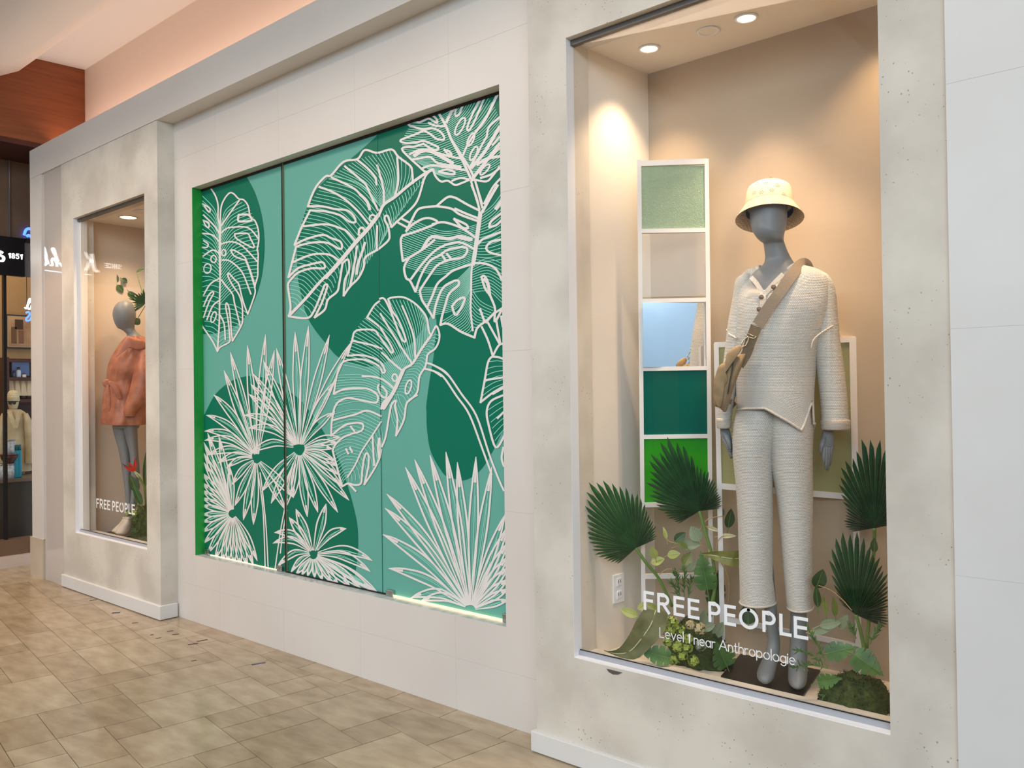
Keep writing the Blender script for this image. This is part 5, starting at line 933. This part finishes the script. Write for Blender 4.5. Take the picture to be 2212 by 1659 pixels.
for a, b_, w, c in (((291, 1019), (266, 1006), 7, M_RED), ((291, 1016), (292, 988), 6, M_RED), ((292, 1017), (276, 997), 5, M_RED), ((291, 1020), (262, 1000), 3, LM['dark']), ((293, 1014), (294, 986), 3, LM['dark'])): obj('petal', blade(bmesh.new(), VL.p(*a, -.3), VL.p(*b_, -.32), w*KL, -VL.v+Vector((0, 0, .2)), .4, .0, 8), c, bop)
obj('bract', blade(bmesh.new(), VL.p(306, 1034, -.3), VL.p(289, 1017, -.31), 7*KL, -VL.v, .5), LM['pale'], bop); b = bmesh.new(); tube(b, [VL.p(290, 1019, -.3), VL.p(302, 1033, -.3), VL.p(312, 1050, -.28), VL.p(316, 1090, -.24)], .008, 8); obj('stem', b, M_STEM, bop, True)
c = VL.p(313, 1140, -.22); mound('moss_mound', 'dark leafy shrub base at the right edge of the left window', (c.x, c.y, ZF), .12, .10, .26, M_MOSS, 5)
for i, (x, y, lb) in enumerate(((279, 1108, 'lime flower head left of its twin by the pale shoes'), (291, 1110, 'lime flower head right of its twin by the pale shoes'))): bloom(VL, x, y, -.26, .028, M_FLO, lb)['group'] = 'lime flower heads in the left display window'
for i, (a, b_, lb) in enumerate((((306, 1140), (286, 1122), 'needle sprig reaching to the pale shoes in the left window'), ((308, 1120), (294, 1085), 'upper needle sprig in the left window'), ((310, 1150), (293, 1150), 'lowest needle sprig in the left window'))): sprig(VL, lambda x, y: (x, y), a, b_, -.28, lb, M_NDL, 30, .05, 'needle sprigs in the left display window')
cL = can(277, 469, 2.93, 'lit recessed lamp on the left display window ceiling', True, .06); can(312, 457, 2.93, 'white ceiling plate beside the lit lamp in the left display window', False, .07)
spot('display_spot', (-6.5, 3.08, 2.91), (-6.72, 3.05, 0), 36, WARM, 115, .8, .04); spot('display_spot', (-5.95, 2.95, 2.91), (-6.6, 3.05, 1.0), 20, WARM, 100, .8, .04)
# ================================================================ NEIGHBOURING SHOP AT THE FAR LEFT
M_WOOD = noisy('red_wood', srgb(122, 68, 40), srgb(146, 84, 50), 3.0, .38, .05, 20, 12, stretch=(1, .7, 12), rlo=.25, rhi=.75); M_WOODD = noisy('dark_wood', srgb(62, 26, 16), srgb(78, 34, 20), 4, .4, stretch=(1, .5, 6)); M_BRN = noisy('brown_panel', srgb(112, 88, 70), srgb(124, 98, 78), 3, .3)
XS = -8.30
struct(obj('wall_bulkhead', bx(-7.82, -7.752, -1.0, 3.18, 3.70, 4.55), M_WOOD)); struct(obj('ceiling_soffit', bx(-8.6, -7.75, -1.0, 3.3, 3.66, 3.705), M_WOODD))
struct(obj('wall_shop_upper', bx(-8.42, -8.34, -1, 3.6, 2.96, 3.70), M_BRN)); struct(obj('trim_6', bx(-8.335, -8.32, 2.725, 2.735, 2.96, 3.70), M_ALU)); struct(obj('trim_7', bx(-8.30, -7.76, 3.02, 3.06, 0, 3.66), mat('grey_return', srgb(170, 160, 150), .5)))
M_INT = noisy('shop_tan', srgb(158, 122, 80), srgb(170, 134, 90), 2, .6)
struct(obj('wall_shop_back', bx(-10.3, -10.2, -1.5, 5, 0, 3.3), M_INT)); struct(obj('floor_shop', bx(-10.3, -8.36, -1.5, 5, -.02, .02), mat('shop_floor', srgb(120, 96, 76), .4))); struct(obj('ceiling_shop', bx(-10.3, -8.36, -1.5, 5, 3.3, 3.4), mat('shop_ceiling', srgb(120, 100, 84), .6)))
struct(obj('trim_8', bx(-8.50, -8.27, -1.5, 3.03, 0, .10), mat('marble_threshold', srgb(214, 196, 182), .3))); struct(obj('trim_9', bx(-8.44, -8.33, -1.5, 3.03, .10, .24), M_BRN))
w3 = struct(thing('window_3', (-8.38, 2.6, .24), None, None)); obj('pane', bx(-8.384, -8.378, -1.4, 3.02, .24, 2.62), M_GLASS, w3)
for y in (2.70, 1.2, -.3): obj('mullion', bx(-8.40, -8.355, y-.012, y+.012, .24, 2.62), mat('black_metal', (.012, .012, .013), .4), w3)
sg = thing('shop_sign', (XS, 1.9, 2.60), 'black shop signboard with white lit lettering at the far left', 'sign'); obj('board', bx(XS-.05, XS, .3, 2.845, 2.615, 2.962), mat('sign_black', (.006, .006, .008), .35), sg)
obj('end_plate', bx(XS-.06, XS-.02, 2.846, 2.92, 2.62, 2.93), M_ALU, sg)
M_SGN = mat('sign_lit', (1, 1, 1), .5, emit=4, emitcol=(1, .97, .95))
def sgn(txt, y0, z0, h, w, gap=.28):
    y = y0
    for ch in txt:
        obj('letter', glyph(ch, lambda u, v, k, y=y: Vector((XS+.0015+k*4, y+u*h, z0+v*h)), w), M_SGN, sg); y += (GLY[ch][0]+gap)*h
sgn('1851', 2.715, 2.772, .042, .17, .34); sgn('SINCE', 1.79, 2.775, .040, .2, .35)
def script(q, w): # brush script stroke on the board, points (y, z)
    bm = bmesh.new(); pp = cr(q, 6); n = len(pp); rows = []
    for i, a in enumerate(pp):
        b_, c_ = pp[max(i-1, 0)], pp[min(i+1, n-1)]; dx, dy = c_[0]-b_[0], c_[1]-b_[1]; l = math.hypot(dx, dy) or 1; k = w*(.55+.45*abs(dy/l))/2
        rows.append([bm.verts.new((XS+.001+e, a[0]-s*dy/l*k, a[1]+s*dx/l*k)) for e, s in ((.0, 1), (.006, 1), (.006, -1), (.0, -1))])
    for i in range(n-1):
        for k in range(4): bm.faces.new((rows[i][k], rows[i][(k+1) % 4], rows[i+1][(k+1) % 4], rows[i+1][k]))
    bm.faces.new(rows[0]); bm.faces.new(rows[-1]); bmesh.ops.recalc_face_normals(bm, faces=bm.faces); obj('script_letter', bm, M_SGN, sg)
def gz(y0, z0, s, q): return [(y0+a*s, z0+b*s*1.25) for a, b in q]
y0, z0, s = 2.02, 2.735, .132
script(gz(y0, z0, s, [(.35, .95), (.28, .6), (.2, .2), (.05, -.05), (-.15, .0)]), .03); script(gz(y0, z0, s, [(.95, .95), (.8, .98), (.55, .65), (.3, .5)]), .022); script(gz(y0, z0, s, [(.3, .5), (.5, .45), (.65, .1), (.9, -.05), (1.1, .1)]), .026)
script(gz(y0, z0, s, [(1.15, .45), (1.1, .1), (1.25, .0), (1.45, .2)]), .02); script(gz(y0, z0, s, [(1.5, .22), (1.75, .35), (1.65, .48), (1.5, .25), (1.6, .0), (1.85, .05), (2.05, .25)]), .02)
script(gz(y0, z0, s, [(2.1, .3), (2.5, .9), (2.4, 1.0), (2.25, .5), (2.2, .0)]), .022); script(gz(y0, z0, s, [(2.22, .2), (2.45, .45), (2.55, .3), (2.5, .05), (2.7, .05)]), .02); script(gz(y0, z0, s, [(2.75, .1), (3.2, .85), (3.05, 1.0), (2.9, .5), (2.95, .05), (3.2, .05), (3.4, .25)]), .022); script(gz(y0, z0, s, [(3.45, 1.0), (3.4, .85)]), .022); script(gz(3.85*.132+y0, z0, s, [(1.05, .45), (.85, .52), (.82, .36), (1.08, .22), (1.02, .02), (.72, .03)]), .024)
script(gz(y0, z0, s, [(.4, -.28), (1.5, -.3), (2.6, -.28), (3.6, -.25)]), .014)
# blue neon glimpses
M_NEO = mat('neon_blue', (.05, .12, 1), .4, emit=3.5, emitcol=(.06, .16, 1)); M_NEW = mat('neon_white', (.6, .95, 1), .4, emit=4, emitcol=(.6, .92, 1))
nn = thing('neon_sign', tuple(PX(65, 668, -8.46)), 'white and blue neon script hanging inside the far left shop window', 'neon sign')
b = bmesh.new(); tube(b, [PX(x, y, -8.46) for x, y in cr([(53, 664), (57, 666), (60, 655), (64, 645), (66, 650), (60, 660), (62, 668), (67, 664), (70, 648), (74, 643), (75, 652), (68, 664), (74, 668)], 5)], .007, 8); obj('tube', b, M_NEW, nn, True)
b = bmesh.new(); tube(b, [PX(x, y, -8.46) for x, y in cr([(56, 676), (62, 674), (64, 680), (57, 688), (58, 693), (66, 690), (70, 676), (76, 674), (77, 682), (70, 688), (74, 695), (82, 690)], 5)], .008, 8); obj('tube', b, M_NEO, nn, True)
b = bmesh.new(); a_ = PX(58, 660, -8.46); tube(b, [a_, Vector((a_.x, a_.y, 3.302))], .003, 6); a_ = PX(72, 660, -8.46); tube(b, [a_, Vector((a_.x, a_.y, 3.302))], .003, 6); obj('hanging_wires', b, M_BLK, nn)
bl = thing('blue_lamp', tuple(PX(64, 505, -8.32)), 'blue glowing lamp figure on top of the black signboard', 'lamp'); b = bmesh.new(); tube(b, [PX(x, y, -8.31) for x, y in cr([(52, 508), (56, 497), (63, 494), (70, 497), (74, 505), (70, 513), (62, 508), (58, 511)], 5)], .012, 8); obj('tube', b, M_NEO, bl, True); obj('foot', bx(-8.34, -8.29, 2.852, 2.90, 2.93, 2.965), M_BLK, bl)
# framed picture on the back wall
pf = thing('framed_picture', tuple(PX(45, 755, -10.18)), 'framed sepia picture of bottles on the tan wall of the far left shop', 'picture')
def pq(name, x0, y0, x1, y1, X, th, m, par): a, c_ = PX(x0, y0, X), PX(x1, y1, X); return obj(name, bx(X, X+th, min(a.y, c_.y), max(a.y, c_.y), min(a.z, c_.z), max(a.z, c_.z)), m, par)
pq('frame', 12, 679, 110, 755, -10.19, .03, mat('frame_black', (.02, .016, .012), .4), pf); pq('mat_board', 15, 682, 108, 752, -10.17, .012, mat('mat_cream', srgb(176, 148, 112), .7), pf); pq('print', 18, 685, 105, 749, -10.165, .01, noisy('sepia_print', srgb(196, 160, 120), srgb(150, 112, 78), 4, .6), pf)
for k, (xx, w, h, c_) in enumerate(((24, 12, 34, (104, 72, 48)), (40, 11, 26, (120, 84, 58)), (32, 18, 20, (70, 44, 28)))): pq('printed_bottle', xx, 740-h if k < 2 else 690, xx+w, 742 if k < 2 else 712, -10.156, .003, mat('sepia_%d' % k, srgb(*c_), .7), pf)
# shelf unit with jars, tubes and a lit card
XU = -9.75
su = thing('shelf_unit', tuple(PX(50, 1000, XU))[:2]+(0.02,), 'dark wooden shelf unit standing in the far left shop', 'shelf'); ya, yb = PX(20, 800, XU).y, PX(120, 800, XU).y
obj('back_panel', bx(XU-.32, XU-.29, ya, yb, .02, PX(40, 772, XU).z), M_WOODD, su)
for py in (775, 815, 862, 905, 960): z = PX(40, py, XU).z; obj('shelf', bx(XU-.29, XU, ya, yb, z-.035, z), M_WOODD, su)
obj('side_panel', bx(XU-.3, XU, ya-.03, ya, .02, PX(40, 772, XU).z), M_WOODD, su)
z2 = PX(40, 862, XU).z
M_TUB = mat('cream_tube', srgb(238, 206, 160), .5)
for i, x in enumerate((33, 46, 59, 72)):
    yy = PX(x, 850, XU).y; t = thing('cosmetic_tube', (XU-.12, yy, z2), ['first', 'second', 'third', 'fourth'][i]+' cream tube from the left on the far left shop shelf', 'tube', 'cream tubes on the shop shelf')
    obj('cap', lathe(bmesh.new(), [(.03, 0), (.03, .035), (.028, .036)], (XU-.12, yy, z2), 16), mat('cap_dark', srgb(70, 46, 30), .4), t, True)
    b = bmesh.new(); hexa(b, [(XU-.15, yy-.028, z2+.036), (XU-.09, yy-.028, z2+.036), (XU-.09, yy+.028, z2+.036), (XU-.15, yy+.028, z2+.036)], [(XU-.123, yy-.045, z2+.21), (XU-.117, yy-.045, z2+.21), (XU-.117, yy+.045, z2+.21), (XU-.123, yy+.045, z2+.21)]); bmesh.ops.recalc_face_normals(b, faces=b.faces); obj('tube_body', b, M_TUB, t)
z3 = PX(40, 815, XU).z; cd = thing('lit_display_card', tuple(PX(45, 800, XU+.02)), 'backlit blue card with bottles on the top shop shelf', 'card'); pq('panel', 25, 782, 62, 812, XU-.1, .02, mat('card_blue', srgb(70, 86, 120), .4, emit=.25, emitcol=srgb(90, 110, 150)), cd); pq('light_bar', 25, 779.5, 75, 781.5, XU-.08, .03, mat('bar_lit', (.9, .95, 1), .4, emit=3), cd)
for i, (x, w, h, c_) in enumerate(((34, 7, 15, (60, 66, 84)), (44, 9, 22, (190, 196, 210)), (56, 8, 9, (230, 214, 190)))):
    p = PX(x, 812, XU); t = thing('shop_jar', (XU-.05, p.y, z3), ['small dark', 'tall pale', 'short cream'][i]+' jar on the top shop shelf in front of the blue card', 'jar'); hh = h*.005; r_ = w*.0024
    obj('jar_body', lathe(bmesh.new(), [(r_, 0), (r_*1.05, hh*.1), (r_*1.05, hh*.6), (r_*.6, hh*.75)], (XU-.05, p.y, z3), 16), mat('jar_%d' % i, srgb(*c_), .3), t, True); obj('lid', lathe(bmesh.new(), [(r_*.65, hh*.75), (r_*.65, hh)], (XU-.05, p.y, z3), 16), MATS['cap_dark'], t, True)
# dark cabinet in the shop window with tins and blue bottles on it
XC = -8.62
zt = PX(45, 1033, XC).z; yc0, yc1 = PX(-60, 1033, XC).y, 3.3
cb = thing('shop_cabinet', (XC, yc0, .02), 'dark cabinet standing behind the glass of the far left shop', 'cabinet'); obj('body', bx(XC-.5, XC, yc0, yc1, .10, zt-.03), mat('cabinet_dark', srgb(52, 46, 38), .35), cb); obj('plinth', bx(XC-.46, XC-.03, yc0+.02, yc1, .02, .10), M_BLK, cb); obj('top', bx(XC-.52, XC+.02, yc0-.02, yc1, zt-.03, zt), mat('cabinet_top', srgb(104, 88, 74), .3), cb)
M_TIN = noisy('printed_tin', srgb(208, 206, 200), srgb(150, 156, 160), 40, .4)
for i, (x, yb_, yt_, r_, lb) in enumerate(((20, 1030, 1004, .05, 'pale printed tin at the bottom of the stack on the shop cabinet'), (20, 992, 966, .05, 'pale printed tin on top of the stack on the shop cabinet'), (2, 1030, 1000, .05, 'pale printed tin at the left picture edge on the shop cabinet'))):
    p = PX(x, yb_, XC-.1); z0_ = zt if i != 1 else zt+.225; h = .125
    t = thing('printed_tin', (XC-.1, p.y, z0_), lb, 'tin', 'printed tins on the shop cabinet'); obj('can', lathe(bmesh.new(), [(r_, 0), (r_, h)], (XC-.1, p.y, z0_), 20), M_TIN, t, True); obj('lid', lathe(bmesh.new(), [(r_*1.03, h), (r_*1.03, h+.012), (r_*.9, h+.014)], (XC-.1, p.y, z0_), 20), M_ALU, t, True)
p = PX(20, 1000, XC-.1); t = thing('wooden_bowl', (XC-.1, p.y, zt+.14), 'brown wooden bowl between the two stacked tins', 'bowl'); obj('bowl', lathe(bmesh.new(), [(.04, 0), (.07, .05), (.075, .085), (.065, .08), (.04, .01)], (XC-.1, p.y, zt+.139), 20, False), M_WOODD, t, True); obj('rim', lathe(bmesh.new(), [(.072, .083), (.077, .083), (.077, .088), (.072, .088), (.072, .083)], (XC-.1, p.y, zt+.139), 20, False), M_WOOD, t, True)
for i, x in enumerate((34, 41)):
    p = PX(x, 1030, XC-.08); t = thing('blue_bottle', (XC-.08, p.y, zt), ['left', 'right'][i]+' tall teal blue bottle of the pair on the shop cabinet', 'bottle', 'teal bottles on the shop cabinet'); M_TEAL = mat('teal_plastic', srgb(20, 130, 148), .25)
    obj('bottle_body', lathe(bmesh.new(), [(.022, 0), (.024, .01), (.024, .24), (.020, .26)], (XC-.08, p.y, zt), 18), M_TEAL, t, True); obj('cap', lathe(bmesh.new(), [(.020, .26), (.020, .31), (.018, .312)], (XC-.08, p.y, zt), 18), mat('teal_dark', srgb(14, 90, 96), .3), t, True)
# dressed dummy in a lab coat
VD = View(*PX(35, 950, -9.2)[:2]); M_COAT = noisy('coat_linen', srgb(202, 180, 140), srgb(186, 162, 122), 12, .8, .3, 40)
dm = thing('display_dummy', (VD.q.x, VD.q.y, .02), 'display dummy in a knit cap inside the far left shop', 'mannequin'); KD = 1
skin_body('body', VD, [([(846, 26, 32, .02, 0), (850, 19, 38, .07, 0), (862, 16, 41, .1, 0), (874, 17, 40, .1, -.01), (884, 20, 37, .08, -.02), (890, 24, 35, .06, -.01), (900, 24, 37, .06, .02), (910, 14, 48, .09, .02), (930, 8, 56, .12, .02), (1000, 10, 54, .12, .02), (1034, 12, 52, .12, .02)], 24)], [([(1010, 12, 32, .08, 0), (1100, 16, 32, .07, 0), (1162, 18, 30, .06, 0)], 14), ([(1010, 34, 54, .08, 0), (1100, 36, 52, .07, 0), (1162, 38, 50, .06, 0)], 14)], dm, mat('dummy_tan', srgb(190, 170, 124), .6))
ct = thing('lab_coat', tuple(VD.p(35, 960)), 'cream lab coat on the dummy in the far left shop', 'coat')
obj('body', loft(VD.rings([(884, 18, 44, .1, 0), (892, 8, 56, .13, 0), (910, 0, 64, .16, 0), (950, -3, 66, .17, 0), (990, -4, 66, .17, 0), (1016, -6, 68, .18, 0)], 36, 5, None, 1, .06, 6), closed_ends=False), M_COAT, ct, True)
obj('sleeve', loft(VD.rings([(892, 46, 60, .08, -.05), (920, 50, 72, .1, -.08), (960, 54, 76, .1, -.1), (1000, 54, 78, .1, -.1)], 20, 5, None, 1, .06, 2), closed_ends=False), M_COAT, ct, True); obj('sleeve', loft(VD.rings([(892, 4, 18, .08, -.05), (920, -8, 12, .1, -.08), (960, -12, 8, .1, -.1), (1000, -12, 8, .1, -.1)], 20, 5, None, 1, .06, 3), closed_ends=False), M_COAT, ct, True)
obj('lapel', strip(bmesh.new(), [(20, 888, -.17), (26, 905, -.2), (34, 925, -.21)], 9, VD), M_COAT, ct); obj('lapel', strip(bmesh.new(), [(42, 888, -.17), (38, 905, -.2), (34, 925, -.21)], 9, VD), M_COAT, ct)
kc = thing('beanie_hat', tuple(VD.p(28, 858)), 'pale knit cap on the dummy in the far left shop', 'cap'); obj('crown', loft(VD.rings([(843, 26, 32, .02, 0), (845, 19, 38, .08, 0), (852, 15.5, 41.5, .11, 0), (862, 14.5, 42.5, .125, 0)], 24, 4), closed_ends=False), knit('cap_knit', srgb(226, 206, 168), srgb(176, 152, 112), .02, .02), kc, True); obj('brim', loft(VD.rings([(860, 14, 43, .13, 0), (866, 14, 43, .13, 0)], 24, 1), closed_ends=False), M_COAT, kc, True)
sgz = thing('sunglasses', tuple(VD.p(27, 870)), 'dark sunglasses on the dummy in the far left shop', 'glasses')
for x in (21.5, 31): obj('lens', pillow([(x-3.5, 867), (x+3.5, 867), (x+3.2, 872), (x, 874), (x-3.2, 872)], VD, -.125, .006), M_BLK, sgz)
b = bmesh.new(); tube(b, [VD.p(17, 867, -.08), VD.p(22, 867, -.122), VD.p(31, 867, -.122), VD.p(39, 867, -.06)], .005, 6); obj('bridge', b, M_BLK, sgz)
area('shop_light', (-9.4, 2.6, 3.25), (0, 0, 0), 1.2, 2.0, 26, (1, .78, .5))
# ================================================================ OPPOSITE SIDE OF THE MALL (seen only in reflections)
M_OPW = mat('opposite_white', srgb(226, 230, 234), .7); M_OPB = mat('opposite_glass', srgb(120, 160, 190), .1); M_OPD = noisy('opposite_dark', srgb(176, 170, 164), srgb(190, 184, 178), 2, .5)
op = struct(obj('wall_opposite', bx(-22, 8, -9.4, -9.0, 0, 3.1), M_OPD)); struct(obj('wall_opposite_fascia', bx(-22, 8, -9.3, -8.7, 3.1, 4.1), M_OPW)); struct(obj('wall_opposite_upper', bx(-22, 8, -12.4, -12.0, 4.1, 8.0), M_OPW)); struct(obj('floor_upper', bx(-22, 8, -12.4, -9.0, 4.0, 4.12), M_OPW))
for i in range(9):
    x = -21+i*3.2; obj('shop_glass', bx(x, x+2.6, -9.0, -8.97, .3, 2.6), M_OPB, op); wn = obj('upper_glass', bx(x+.3, x+2.0, -12.0, -11.96, 4.9, 6.6), M_OPB, bpy.data.objects['wall_opposite_upper'])
struct(obj('trim_10', bx(-22, 8, -9.05, -9.02, 4.12, 5.1), glassmat('rail_glass', (.82, .92, .96), 1.0)))
for x in range(-21, 8, 4): struct(obj('trim_%d' % (31+x), bx(x, x+.35, -12, 0.1, 7.7, 8.1), M_OPW))
we = struct(obj('wall_end', bx(7.8, 8, -12, 3, 0, 4.6), M_OPW)); obj('end_glass', bx(7.76, 7.8, -6.2, -3.4, 1.2, 3.9), mat('end_glass', srgb(186, 212, 232), .2), we); struct(obj('wall_end_far', bx(-22.2, -22, -12, 3, 0, 5), M_OPW))
